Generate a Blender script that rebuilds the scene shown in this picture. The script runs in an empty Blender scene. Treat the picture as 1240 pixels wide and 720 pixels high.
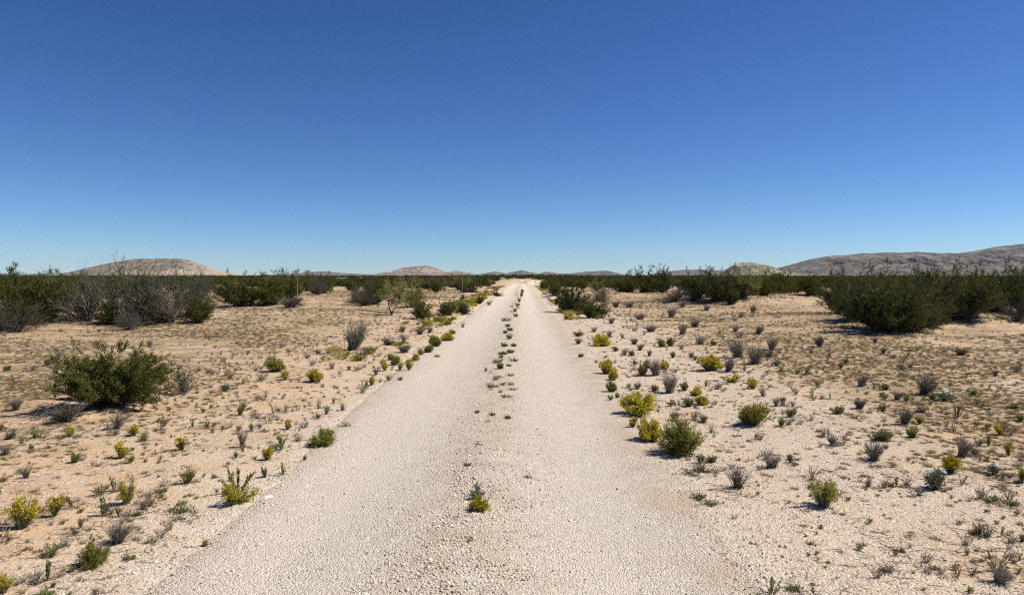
import bpy, math, random
import numpy as np
from mathutils import Vector

# ------------------------------------------------------------------ camera, world, sun, exposure
SC = bpy.context.scene
COL = SC.collection
F = 885.0                      # focal length in photo pixels (photo 1240 x 720)
CAMZ = 1.6
PITCH = math.atan(27 / F)      # horizon stands 27 px above the middle
YAW = math.atan(12 / F)        # road vanishes 12 px right of the middle
cam_data = bpy.data.cameras.new("camera")
cam_data.sensor_width = 36
cam_data.lens = 36 * F / 1240
cam_data.clip_start = 0.05
cam_data.clip_end = 60000
cam = bpy.data.objects.new("camera", cam_data)
COL.objects.link(cam)
cam.location = (0, 0, CAMZ)
cam.rotation_euler = (math.pi / 2 - PITCH, 0, YAW)
SC.camera = cam

SUN_EL, SUN_AZ = math.radians(52), math.radians(80)   # azimuth clockwise from the road's direction
W = bpy.data.worlds.new("World")
SC.world = W
W.use_nodes = True
wn = W.node_tree
bg = wn.nodes["Background"]
sky = wn.nodes.new("ShaderNodeTexSky")
sky.sky_type = 'NISHITA'
sky.sun_disc = False
sky.sun_elevation = SUN_EL
sky.sun_rotation = SUN_AZ
sky.altitude = 3000
sky.air_density = 1.0
sky.dust_density = 0.1
sky.ozone_density = 1.5
SKY = 0.075
# the camera's rendering of the sky: one contrast curve per channel, the same all round
sep = wn.nodes.new("ShaderNodeSeparateColor"); comb = wn.nodes.new("ShaderNodeCombineColor")
wn.links.new(sky.outputs[0], sep.inputs[0])
for ch, (p_, g_) in enumerate(((1.42, 0.93), (1.30, 1.055), (1.13, 1.215))):
    a_ = wn.nodes.new("ShaderNodeMath"); a_.operation = 'POWER'; a_.inputs[1].default_value = p_
    b_ = wn.nodes.new("ShaderNodeMath"); b_.operation = 'MULTIPLY'; b_.inputs[1].default_value = g_ * SKY ** (p_ - 1)
    wn.links.new(sep.outputs[ch], a_.inputs[0]); wn.links.new(a_.outputs[0], b_.inputs[0]); wn.links.new(b_.outputs[0], comb.inputs[ch])
wn.links.new(comb.outputs[0], bg.inputs[0])
bg.inputs[1].default_value = SKY

sun_d = bpy.data.lights.new("sun", 'SUN')
sun_d.energy = 5.0
sun_d.angle = math.radians(0.5)
sun_d.color = (1.0, 0.925, 0.80)
sun = bpy.data.objects.new("sun", sun_d)
COL.objects.link(sun)
sd = Vector((math.sin(SUN_AZ) * math.cos(SUN_EL), math.cos(SUN_AZ) * math.cos(SUN_EL), math.sin(SUN_EL)))
sun.rotation_euler = (-sd).to_track_quat('-Z', 'Y').to_euler()
sun.location = sd * 50

SC.view_settings.view_transform = 'Standard'
SC.view_settings.look = 'None'
SC.view_settings.exposure = 0.34
SC.view_settings.gamma = 1.0
SC.render.engine = 'CYCLES'
SC.cycles.use_denoising = False
SC.cycles.max_bounces = 6
SC.cycles.volume_bounces = 0
SC.cycles.filter_width = 1.1
SC.render.film_transparent = False

# ------------------------------------------------------------------ helpers: noise and terrain
def _hash(ix, iy, seed):
    n = (ix.astype(np.int64) * 374761393 + iy.astype(np.int64) * 668265263 + seed * 982451653) & 0x7fffffff
    n = ((n ^ (n >> 13)) * 1274126177) & 0x7fffffff
    n = (n ^ (n >> 16)) & 0xffff
    return n / 65535.0

def vnoise(x, y, seed=0):
    x = np.asarray(x, float); y = np.asarray(y, float)
    ix = np.floor(x); iy = np.floor(y)
    fx = x - ix; fy = y - iy
    fx = fx * fx * (3 - 2 * fx); fy = fy * fy * (3 - 2 * fy)
    a = _hash(ix, iy, seed); b = _hash(ix + 1, iy, seed)
    c = _hash(ix, iy + 1, seed); d = _hash(ix + 1, iy + 1, seed)
    return (a * (1 - fx) + b * fx) * (1 - fy) + (c * (1 - fx) + d * fx) * fy

def fbm(x, y, seed=0, octaves=4):
    s = 0; amp = 0.5; tot = 0
    for o in range(octaves):
        s = s + amp * vnoise(x * 2 ** o, y * 2 ** o, seed + 17 * o); tot += amp; amp *= 0.5
    return s / tot

def sstep(a, b, x):
    t = np.clip((np.asarray(x, float) - a) / (b - a), 0, 1)
    return t * t * (3 - 2 * t)

RC = -0.35          # road centre line
RH = 1.74           # half width
def road_half(y, side):
    return RH - 0.24 + 0.27 * sstep(4, 15, y) + 0.20 * (fbm(np.asarray(y) / 2.3, np.asarray(y) * 0 + side * 7.7, 5, 3) - 0.5)

MOUNDS = [(-11.5, 25.5, 3.2, 0.42), (-15.5, 23.5, 2.6, 0.35), (-7.6, 28.5, 2.2, 0.22), (-3.6, 33.0, 2.0, 0.25),
          (11.8, 23.5, 2.8, 0.28), (15.5, 24.0, 2.6, 0.40), (13.2, 21.5, 1.6, 0.12), (10.5, 38, 3.5, 0.5), (15.5, 40, 4, 0.55),
          (-12.5, 38.5, 4.0, 0.35), (-9, 42, 4.0, 0.35), (5, 55, 4.5, 0.4), (2.0, 40.0, 2.2, 0.18), (-5.6, 8.9, 0.9, 0.05)]

def terrain(x, y):
    x = np.asarray(x, float); y = np.asarray(y, float)
    off = np.abs(x - RC) - 1.75
    w = sstep(0.0, 2.6, off)
    r = np.hypot(x, y)
    h = 0.16 * w * (fbm(x / 5.5, y / 5.5, 3, 3) - 0.45)
    h = h + 0.05 * sstep(-0.1, 0.8, off) * (fbm(x / 1.1, y / 1.1, 4, 3) - 0.5)
    near = sstep(60, 12, r)
    h = h + near * (0.014 * (fbm(x / 0.22, y / 0.22, 8, 3) - 0.5) * (0.45 + 0.55 * sstep(-0.2, 0.5, off)))
    h = h + 0.6 * sstep(35, 140, r) * (fbm(x / 45.0, y / 45.0, 9, 3) - 0.5) * sstep(1.5, 12, off + 2)
    h = h + 1.7 * sstep(170, 380, r) * (fbm(x / 85.0, y / 85.0, 19, 3) - 0.42)
    for mx, my, mr, mh in MOUNDS:
        h = h + mh * np.exp(-((x - mx) ** 2 + (y - my) ** 2) / (mr * mr)) * sstep(-0.2, 0.8, off)
    # road profile: two wheel tracks, a slightly raised middle
    u = x - RC
    prof = 0.035 * np.exp(-(u / 0.34) ** 2) - 0.022 * np.exp(-((np.abs(u) - 0.95) / 0.38) ** 2)
    h = h + prof * sstep(2.2, 1.3, np.abs(u)) * 0.8
    # gentle crest and dip far down the road
    h = h - 0.35 * sstep(90, 130, y) + 0.35 * sstep(140, 220, y) * sstep(60, 20, np.abs(x))
    return h

def ground_z(x, y):
    return float(terrain(np.array([x]), np.array([y]))[0])

CP, SP, CY, SY = math.cos(PITCH), math.sin(PITCH), math.cos(YAW), math.sin(YAW)
def ray(px, py):
    a = (px - 620) / F; b = (360 - py) / F
    # camera looks along +Y pitched down, then turned left about Z
    x, y, z = a, CP + b * SP, -SP + b * CP
    return Vector((x * CY - y * SY, x * SY + y * CY, z))

def at(px, py):
    """ground point seen at a photo pixel"""
    d = ray(px, py)
    ts = 2.0 * 1.022 ** np.arange(280)
    for _ in range(3):
        below = CAMZ + d.z * ts <= terrain(d.x * ts, d.y * ts)
        k = int(np.argmax(below)) if below.any() else len(ts) - 1
        ts = np.linspace(ts[max(k - 1, 0)], ts[k], 24)
    t = float(ts[12])
    return Vector((d.x * t, d.y * t, ground_z(d.x * t, d.y * t)))

# ------------------------------------------------------------------ helpers: meshes
class MB:
    def __init__(s):
        s.v = []; s.f4 = []; s.f3 = []; s.t4 = []; s.t3 = []; s.n = 0
    def add(s, verts, faces, tint):
        verts = np.asarray(verts, float).reshape(-1, 3); faces = np.asarray(faces, np.int64)
        tint = np.broadcast_to(np.asarray(tint, float), (len(faces),))
        s.v.append(verts)
        if faces.shape[1] == 4: s.f4.append(faces + s.n); s.t4.append(tint)
        else: s.f3.append(faces + s.n); s.t3.append(tint)
        s.n += len(verts)
    def tubes(s, P, R, sides=3, tint=0.5):
        """P: N x K x 3 centre lines, R: N x K radii"""
        P = np.asarray(P, float); R = np.asarray(R, float)
        N, K, _ = P.shape
        if N == 0: return
        T = np.gradient(P, axis=1)
        T /= np.linalg.norm(T, axis=2, keepdims=True) + 1e-9
        ref = np.where(np.abs(T[..., 2:3]) > 0.9, np.array([1.0, 0, 0]), np.array([0, 0, 1.0]))
        A = np.cross(T, ref); A /= np.linalg.norm(A, axis=2, keepdims=True) + 1e-9
        B = np.cross(T, A)
        ang = np.arange(sides) / sides * 2 * np.pi
        V = P[:, :, None, :] + R[:, :, None, None] * (np.cos(ang)[None, None, :, None] * A[:, :, None, :] + np.sin(ang)[None, None, :, None] * B[:, :, None, :])
        idx = np.arange(N * K * sides).reshape(N, K, sides)
        q = np.stack([idx[:, :-1, :], np.roll(idx[:, :-1, :], -1, axis=2), np.roll(idx[:, 1:, :], -1, axis=2), idx[:, 1:, :]], axis=-1)
        tt = np.broadcast_to(np.asarray(tint, float).reshape(-1, 1, 1), (N, K - 1, sides)).reshape(-1)
        s.add(V.reshape(-1, 3), q.reshape(-1, 4), tt)
    def leaves(s, C, D, L, Wd, tint, rng, fold=0.0):
        """small diamond leaves at C along D"""
        C = np.asarray(C, float); N = len(C)
        if N == 0: return
        D = D / (np.linalg.norm(D, axis=1, keepdims=True) + 1e-9)
        S = np.cross(D, rng.normal(size=(N, 3))); S /= np.linalg.norm(S, axis=1, keepdims=True) + 1e-9
        L = np.broadcast_to(np.asarray(L, float), (N,))[:, None]; Wd = np.broadcast_to(np.asarray(Wd, float), (N,))[:, None]
        V = np.stack([C, C + D * L * 0.45 + S * Wd * 0.5, C + D * L, C + D * L * 0.45 - S * Wd * 0.5], axis=1)
        s.add(V.reshape(-1, 3), np.arange(N * 4).reshape(N, 4), tint)
    def mesh(s, name, material, smooth=False):
        me = bpy.data.meshes.new(name)
        V = np.concatenate(s.v) if s.v else np.zeros((0, 3))
        f4 = np.concatenate(s.f4) if s.f4 else np.zeros((0, 4), np.int64)
        f3 = np.concatenate(s.f3) if s.f3 else np.zeros((0, 3), np.int64)
        t = np.concatenate(s.t4 + s.t3) if (s.t4 or s.t3) else np.zeros(0)
        me.vertices.add(len(V)); me.vertices.foreach_set("co", V.ravel())
        me.loops.add(f4.size + f3.size); me.loops.foreach_set("vertex_index", np.concatenate([f4.ravel(), f3.ravel()]).astype(np.int32))
        npoly = len(f4) + len(f3)
        me.polygons.add(npoly)
        st = np.concatenate([np.arange(len(f4)) * 4, len(f4) * 4 + np.arange(len(f3)) * 3]).astype(np.int32)
        me.polygons.foreach_set("loop_start", st)
        if smooth: me.polygons.foreach_set("use_smooth", np.ones(npoly, bool))
        at_ = me.attributes.new("tint", 'FLOAT', 'FACE')
        at_.data.foreach_set("value", t.astype(np.float32))
        me.materials.append(material)
        me.update(calc_edges=True)
        return me

def link(name, me, parent=None, kind=None):
    o = bpy.data.objects.new(name, me)
    COL.objects.link(o)
    if parent is not None: o.parent = parent
    if kind: o['kind'] = kind
    return o

# ------------------------------------------------------------------ helpers: materials
class NT:
    def __init__(s, name):
        s.m = bpy.data.materials.new(name); s.m.use_nodes = True
        s.t = s.m.node_tree; s.b = s.t.nodes["Principled BSDF"]
        s.out = s.t.nodes["Material Output"]
        s.b.inputs["Specular IOR Level"].default_value = 0.12
    def new(s, typ, **kw):
        n = s.t.nodes.new(typ)
        for k, v in kw.items(): setattr(n, k, v)
        return n
    def put(s, sock, v):
        if isinstance(v, bpy.types.NodeSocket): s.t.links.new(v, sock)
        elif v is not None:
            if isinstance(v, tuple) and len(v) == 3 and sock.type == 'RGBA': v = v + (1,)
            sock.default_value = v
    def math(s, op, a, b=None, c=None, clamp=False):
        n = s.new("ShaderNodeMath", operation=op, use_clamp=clamp)
        s.put(n.inputs[0], a); s.put(n.inputs[1], b)
        if c is not None: s.put(n.inputs[2], c)
        return n.outputs[0]
    def coord(s): return s.new("ShaderNodeTexCoord").outputs["Object"]
    def mapping(s, vec, scale=(1, 1, 1), rot=(0, 0, 0)):
        n = s.new("ShaderNodeMapping"); s.put(n.inputs[0], vec); n.inputs["Scale"].default_value = scale; n.inputs["Rotation"].default_value = rot
        return n.outputs[0]
    def noise(s, vec, scale, detail=3, rough=0.55, dist=0.0):
        n = s.new("ShaderNodeTexNoise"); s.put(n.inputs["Vector"], vec)
        n.inputs["Scale"].default_value = scale; n.inputs["Detail"].default_value = detail; n.inputs["Roughness"].default_value = rough
        n.inputs["Distortion"].default_value = dist
        return n.outputs[0]
    def voro(s, vec, scale, feature='F1', rnd=1.0):
        n = s.new("ShaderNodeTexVoronoi", feature=feature); s.put(n.inputs["Vector"], vec)
        n.inputs["Scale"].default_value = scale; n.inputs["Randomness"].default_value = rnd
        return n
    def ramp(s, fac, stops, interp='LINEAR'):
        n = s.new("ShaderNodeValToRGB"); s.put(n.inputs[0], fac)
        cr = n.color_ramp; cr.interpolation = interp
        while len(cr.elements) > 1: cr.elements.remove(cr.elements[-1])
        for i, (p, c) in enumerate(stops):
            e = cr.elements[0] if i == 0 else cr.elements.new(p)
            e.position = p; e.color = (c, c, c, 1) if isinstance(c, (int, float)) else tuple(c) + (1,)
        return n.outputs[0]
    def mix(s, fac, a, b, blend='MIX'):
        n = s.new("ShaderNodeMix", data_type='RGBA', blend_type=blend)
        s.put(n.inputs[0], fac); s.put(n.inputs[6], a); s.put(n.inputs[7], b)
        return n.outputs[2]
    def range(s, v, a, b, c=0.0, d=1.0, smooth=True):
        n = s.new("ShaderNodeMapRange", interpolation_type='SMOOTHSTEP' if smooth else 'LINEAR')
        s.put(n.inputs[0], v)
        for i, q in enumerate((a, b, c, d)): n.inputs[i + 1].default_value = q
        return n.outputs[0]
    def bump(s, height, strength, dist, normal=None):
        n = s.new("ShaderNodeBump"); s.put(n.inputs["Height"], height)
        n.inputs["Strength"].default_value = strength; n.inputs["Distance"].default_value = dist
        if normal is not None: s.put(n.inputs["Normal"], normal)
        return n.outputs[0]

def plant_mat(name, stops, rough=0.65, trans=0.0, trans_col=None, vary=0.25):
    """colour ramp over the per-leaf tint, with a little change from plant to plant"""
    n = NT(name)
    a = n.new("ShaderNodeAttribute", attribute_name="tint")
    col = n.ramp(a.outputs["Fac"], stops)
    oi = n.new("ShaderNodeObjectInfo")
    hs = n.new("ShaderNodeHueSaturation")
    n.put(hs.inputs["Color"], col)
    n.put(hs.inputs["Value"], n.range(oi.outputs["Random"], 0, 1, 1 - vary, 1 + vary, False))
    n.put(hs.inputs["Hue"], n.range(oi.outputs["Random"], 0, 1, 0.49, 0.51, False))
    col = hs.outputs[0]
    n.put(n.b.inputs["Base Color"], col)
    n.b.inputs["Roughness"].default_value = rough
    if trans:
        tr = n.new("ShaderNodeBsdfTranslucent"); n.put(tr.inputs[0], n.mix(0.5, col, trans_col) if trans_col else col)
        mx = n.new("ShaderNodeMixShader"); mx.inputs[0].default_value = trans
        n.t.links.new(n.b.outputs[0], mx.inputs[1]); n.t.links.new(tr.outputs[0], mx.inputs[2])
        n.t.links.new(mx.outputs[0], n.out.inputs[0])
    return n.m

M = {}
M['creosote_leaf'] = plant_mat("creosote_leaf", [(0, (0.028, 0.033, 0.008)), (0.45, (0.078, 0.088, 0.016)), (0.8, (0.14, 0.146, 0.028)), (1, (0.23, 0.22, 0.055))], 0.8, 0.18, (0.12, 0.13, 0.02))
M['bright_creosote_leaf'] = plant_mat("bright_creosote_leaf", [(0, (0.045, 0.052, 0.010)), (0.45, (0.11, 0.125, 0.022)), (0.8, (0.18, 0.195, 0.036)), (1, (0.27, 0.265, 0.06))], 0.7, 0.22, (0.15, 0.18, 0.02))  # brighter ramp than creosote_leaf, used on the lone near bush only
M['mesquite_leaf'] = plant_mat("mesquite_leaf", [(0, (0.12, 0.13, 0.04)), (0.5, (0.24, 0.25, 0.075)), (1, (0.38, 0.37, 0.13))], 0.6, 0.3, (0.3, 0.32, 0.06))
M['grey_leaf'] = plant_mat("grey_leaf", [(0, (0.045, 0.055, 0.028)), (0.5, (0.09, 0.10, 0.055)), (1, (0.16, 0.165, 0.10))], 0.7, 0.15, (0.12, 0.13, 0.05))
M['dark_branch'] = plant_mat("dark_branch", [(0, (0.045, 0.036, 0.03)), (1, (0.11, 0.09, 0.075))], 0.85)
M['grey_branch'] = plant_mat("grey_branch", [(0, (0.065, 0.054, 0.047)), (1, (0.21, 0.18, 0.16))], 0.85)
M['pale_trunk'] = plant_mat("pale_trunk", [(0, (0.18, 0.155, 0.13)), (1, (0.34, 0.30, 0.26))], 0.85)
M['dome_stem'] = plant_mat("dome_stem", [(0, (0.10, 0.09, 0.05)), (0.5, (0.16, 0.16, 0.06)), (1, (0.22, 0.21, 0.09))], 0.7)
M['dome_leaf'] = plant_mat("dome_leaf", [(0, (0.10, 0.11, 0.025)), (0.5, (0.19, 0.195, 0.045)), (1, (0.31, 0.30, 0.08))], 0.6, 0.3, (0.2, 0.22, 0.03))
M['yellow_bloom'] = plant_mat("yellow_bloom", [(0, (0.42, 0.32, 0.025)), (0.5, (0.62, 0.48, 0.03)), (1, (0.76, 0.62, 0.07))], 0.6, 0.3, (0.6, 0.45, 0.02), 0.12)
M['olive_bloom'] = plant_mat("olive_bloom", [(0, (0.26, 0.24, 0.045)), (0.5, (0.38, 0.35, 0.065)), (1, (0.52, 0.46, 0.11))], 0.6, 0.3, (0.4, 0.36, 0.05), 0.15)
M['dry_stem'] = plant_mat("dry_stem", [(0, (0.14, 0.12, 0.105)), (0.5, (0.28, 0.245, 0.215)), (1, (0.46, 0.41, 0.35))], 0.85, 0.15)
M['pink_dry'] = plant_mat("pink_dry", [(0, (0.20, 0.13, 0.09)), (0.5, (0.33, 0.23, 0.16)), (1, (0.46, 0.35, 0.25))], 0.85, 0.15)
M['sage_leaf'] = plant_mat("sage_leaf", [(0, (0.11, 0.11, 0.075)), (0.5, (0.20, 0.195, 0.14)), (1, (0.31, 0.30, 0.22))], 0.75, 0.15)
M['weed_leaf'] = plant_mat("weed_leaf", [(0, (0.09, 0.105, 0.038)), (0.5, (0.18, 0.195, 0.07)), (1, (0.32, 0.32, 0.13))], 0.6, 0.28, (0.24, 0.27, 0.06))
M['blue_leaf'] = plant_mat("blue_leaf", [(0, (0.09, 0.115, 0.08)), (0.5, (0.165, 0.195, 0.14)), (1, (0.28, 0.30, 0.23))], 0.65, 0.2)
M['white_petal'] = plant_mat("white_petal", [(0, (0.72, 0.72, 0.66)), (1, (0.85, 0.85, 0.80))], 0.6, 0.25, (0.8, 0.8, 0.7), 0.05)
M['straw'] = plant_mat("straw", [(0, (0.22, 0.165, 0.085)), (0.5, (0.35, 0.28, 0.15)), (1, (0.48, 0.40, 0.24))], 0.8, 0.2)
M['turf'] = plant_mat("turf", [(0, (0.15, 0.11, 0.055)), (0.5, (0.27, 0.195, 0.10)), (1, (0.40, 0.295, 0.165))], 0.8, 0.2, None, 0.35)

def road_material():
    n = NT("gravel_road")
    co = n.coord()
    sx = n.new("ShaderNodeSeparateXYZ"); n.put(sx.inputs[0], co)
    u = n.math('ABSOLUTE', n.math('SUBTRACT', sx.outputs[0], RC))
    v1 = n.voro(co, 78); v2 = n.voro(co, 170)
    c1 = n.ramp(n.new("ShaderNodeSeparateColor").outputs[0] if False else n.math('FRACT', n.math('MULTIPLY', v1.outputs["Color"], 3.7)),
                [(0, (0.30, 0.25, 0.20)), (0.12, (0.47, 0.405, 0.33)), (0.45, (0.59, 0.52, 0.43)), (0.8, (0.67, 0.605, 0.52)), (1, (0.78, 0.73, 0.66))])
    c2 = n.ramp(n.math('FRACT', n.math('MULTIPLY', v2.outputs["Color"], 2.9)),
                [(0, (0.36, 0.30, 0.24)), (0.3, (0.54, 0.475, 0.39)), (0.7, (0.63, 0.565, 0.475)), (1, (0.70, 0.64, 0.56))])
    col = n.mix(n.range(n.noise(co, 9, 3), 0.4, 0.6), c1, c2)
    big = n.noise(n.mapping(co, (1, 0.22, 1)), 1.3, 4)
    col = n.mix(n.range(big, 0.3, 0.72), col, n.mix(1.0, col, (1.06, 1.05, 1.04), 'MULTIPLY'))
    col = n.mix(n.range(n.noise(co, 2.1, 4), 0.52, 0.75, 0, 0.35), col, (0.51, 0.415, 0.315))
    mid = n.math('MULTIPLY', n.range(u, 0.5, 0.12), n.range(n.noise(co, 3.1, 3), 0.35, 0.65, 0.15, 0.6))
    col = n.mix(mid, col, (0.47, 0.375, 0.27))
    trk = n.math('MULTIPLY', n.range(n.math('ABSOLUTE', n.math('SUBTRACT', u, 0.9)), 0.42, 0.15), n.range(n.noise(n.mapping(co, (1, 0.12, 1)), 2.2, 3), 0.3, 0.6, 0.2, 0.8))
    col = n.mix(n.math('MULTIPLY', trk, 0.55), col, (0.66, 0.585, 0.49))
    ue = n.math('ADD', u, n.math('MULTIPLY', n.math('GREATER_THAN', sx.outputs[0], RC), 0.3))
    ue = n.math('ADD', ue, n.math('MULTIPLY', n.math('SUBTRACT', n.noise(co, 3.5, 4, 0.65), 0.42), 0.55))
    edge = n.math('MULTIPLY', n.range(ue, 1.3, 1.85), n.range(n.noise(co, 1.7, 4), 0.35, 0.6, 0.15, 0.8))
    col = n.mix(edge, col, (0.50, 0.39, 0.28))
    n.put(n.b.inputs["Base Color"], col)
    n.b.inputs["Roughness"].default_value = 0.95
    h = n.math('ADD', n.math('MULTIPLY', v1.outputs["Distance"], -1.0), n.math('MULTIPLY', v2.outputs["Distance"], -0.5))
    h = n.math('ADD', h, n.math('MULTIPLY', n.noise(co, 240, 2), 0.4))
    n.put(n.b.inputs["Normal"], n.bump(h, 0.9, 0.012))
    return n.m

def ground_material():
    n = NT("desert_ground")
    co = n.coord()
    sx = n.new("ShaderNodeSeparateXYZ"); n.put(sx.inputs[0], co)
    u = n.math('ABSOLUTE', n.math('SUBTRACT', sx.outputs[0], RC))
    r = n.new("ShaderNodeVectorMath", operation='LENGTH'); n.put(r.inputs[0], co); r = r.outputs["Value"]
    big = n.noise(co, 0.32, 5, 0.6)
    med = n.noise(co, 2.3, 4, 0.6)
    sand = n.ramp(med, [(0.25, (0.36, 0.245, 0.148)), (0.42, (0.46, 0.322, 0.20)), (0.58, (0.52, 0.375, 0.242)), (0.78, (0.58, 0.44, 0.30))])
    v1 = n.voro(co, 75)
    peb = n.ramp(n.math('FRACT', n.math('MULTIPLY', v1.outputs["Color"], 3.1)),
                 [(0, (0.26, 0.20, 0.14)), (0.2, (0.44, 0.34, 0.245)), (0.6, (0.56, 0.455, 0.35)), (0.85, (0.64, 0.55, 0.45)), (1, (0.78, 0.72, 0.63))])
    pm = n.math('MULTIPLY', n.range(n.noise(co, 0.9, 5, 0.65), 0.40, 0.64), n.range(n.noise(co, 14, 3), 0.3, 0.6))
    col = n.mix(pm, sand, peb)
    # gravel thrown off the road, thinning outwards
    ga = n.math('MULTIPLY', n.range(n.math('SUBTRACT', u, n.math('MULTIPLY', n.math('GREATER_THAN', sx.outputs[0], 0.0), 2.0)), 3.2, 1.5), n.math('MAXIMUM', n.range(n.noise(co, 1.3, 5, 0.6), 0.36, 0.64, 0.05, 0.9), n.math('MULTIPLY', n.math('GREATER_THAN', sx.outputs[0], 0.0), n.range(n.noise(co, 0.9, 5, 0.6), 0.3, 0.5, 0.3, 0.8))))
    col = n.mix(ga, col, n.mix(0.4, peb, (0.60, 0.51, 0.41)))
    ga2 = n.math('MULTIPLY', n.range(u, 2.15, 1.55), n.range(n.noise(co, 4.5, 4, 0.65), 0.36, 0.6, 0.15, 0.95))
    col = n.mix(ga2, col, (0.585, 0.51, 0.42))
    # dry turf and litter in patches, drawn out by wind
    st = n.noise(n.mapping(co, (0.55, 1.0, 1)), 1.6, 6, 0.7, 0.6)
    fine = n.noise(n.mapping(co, (0.8, 1.3, 1)), 9, 4, 0.7)
    turf = n.math('MULTIPLY', n.range(n.math('ADD', st, n.math('MULTIPLY', n.math('SUBTRACT', fine, 0.5), 0.8)), 0.40, 0.58),
                  n.math('MULTIPLY', n.range(u, 3.0, 6.5), n.range(big, 0.30, 0.52, 0.15, 1.0)))
    tcol = n.ramp(n.noise(co, 0.8, 3), [(0.35, (0.26, 0.175, 0.10)), (0.5, (0.30, 0.215, 0.12)), (0.65, (0.23, 0.19, 0.10))])
    col = n.mix(n.math('MULTIPLY', turf, 0.85), col, tcol)
    # bits of dark litter
    lit = n.math('MULTIPLY', n.range(n.math('ADD', n.noise(co, 34, 4, 0.65), n.math('MULTIPLY', n.math('SUBTRACT', st, 0.5), 0.35)), 0.57, 0.66), n.range(u, 1.8, 3.5, 0.15, 0.9))
    col = n.mix(n.math('MULTIPLY', lit, 0.7), col, (0.13, 0.09, 0.055))
    # far scrub cover
    farm = n.range(r, 160, 420)
    fc = n.ramp(n.noise(co, 0.05, 6, 0.7), [(0.35, (0.07, 0.075, 0.035)), (0.55, (0.13, 0.115, 0.06)), (0.68, (0.33, 0.26, 0.17))])
    col = n.mix(farm, col, fc)
    n.put(n.b.inputs["Base Color"], col)
    n.b.inputs["Roughness"].default_value = 0.95
    h = n.math('ADD', n.math('MULTIPLY', n.math('MULTIPLY', v1.outputs["Distance"], -1.0), n.math('MAXIMUM', pm, ga)), n.math('MULTIPLY', n.noise(co, 30, 4, 0.65), 1.6))
    h = n.math('ADD', h, n.math('MULTIPLY', turf, n.math('MULTIPLY', fine, 2.0)))
    n.put(n.b.inputs["Normal"], n.bump(h, 0.85, 0.014))
    return n.m

def stone_material(name, stops):
    n = NT(name)
    oi = n.new("ShaderNodeObjectInfo")
    co = n.coord()
    col = n.ramp(oi.outputs["Random"], stops)
    col = n.mix(n.range(n.noise(co, 2.5, 3), 0.3, 0.7, 0.0, 0.3), col, (0.40, 0.32, 0.24))
    n.put(n.b.inputs["Base Color"], col); n.b.inputs["Roughness"].default_value = 0.9
    return n.m

M['gravel'] = stone_material("gravel_stone", [(0, (0.26, 0.225, 0.185)), (0.08, (0.38, 0.325, 0.265)), (0.25, (0.52, 0.45, 0.365)), (0.6, (0.62, 0.55, 0.46)), (0.85, (0.71, 0.65, 0.57)), (1, (0.82, 0.78, 0.72))])
M['chip'] = stone_material("limestone_chip", [(0, (0.30, 0.235, 0.17)), (0.3, (0.48, 0.385, 0.29)), (0.7, (0.60, 0.51, 0.41)), (1, (0.82, 0.78, 0.71))])
M['white_stone'] = stone_material("white_stone", [(0, (0.74, 0.69, 0.61)), (1, (0.82, 0.78, 0.70))])
M['dark_stone'] = stone_material("dark_stone", [(0, (0.11, 0.095, 0.085)), (1, (0.19, 0.165, 0.145))])

# ------------------------------------------------------------------ ground and road
def growing(a, b, s0, g, smax):
    out = [a]; s = s0
    while out[-1] < b:
        out.append(out[-1] + s); s = min(s * g, smax)
    return out

def grid_mesh(name, xs, ys, Z, material):
    X, Y = np.meshgrid(xs, ys)
    me_ = MB()
    nx, ny = len(xs), len(ys)
    idx = np.arange(nx * ny).reshape(ny, nx)
    q = np.stack([idx[:-1, :-1], idx[:-1, 1:], idx[1:, 1:], idx[1:, :-1]], -1).reshape(-1, 4)
    me_.add(np.stack([X, Y, Z(X, Y)], -1).reshape(-1, 3), q, 0.5)
    return me_.mesh(name, material, True)

pos = growing(0, 9, 0.085, 1.0, 0.085)
pos = pos[:-1] + growing(pos[-1], 14500, 0.085, 1.055, 900)
xs = np.array([-p for p in pos[:0:-1]] + pos)
ys = np.array(sorted([-p for p in growing(0, 80, 1.5, 1.3, 30)[1:]]) + growing(0, 14, 0.08, 1.0, 0.08)[:-1] + growing(14.0, 14500, 0.09, 1.035, 600))
def ground_h(X, Y):
    h = terrain(X, Y)
    u = np.abs(X - RC)
    side = np.where(X > RC, 1.0, 2.0)
    hw = road_half(Y, side)
    inside = sstep(-0.05, 0.11, hw - u) * (Y < 158) * (Y > -20)
    h = h - inside * (0.028 + 0.0014 * np.abs(Y))
    # tyre-thrown sandy windrow just outside
    return h + 0.006 * np.exp(-((u - hw - 0.12) / 0.13) ** 2) * (fbm(X / 0.4, Y / 0.9, 31, 2) - 0.25) * sstep(60, 20, np.abs(Y))
g = link("ground", grid_mesh("ground", xs, ys, ground_h, ground_material()), None, 'structure')

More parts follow.
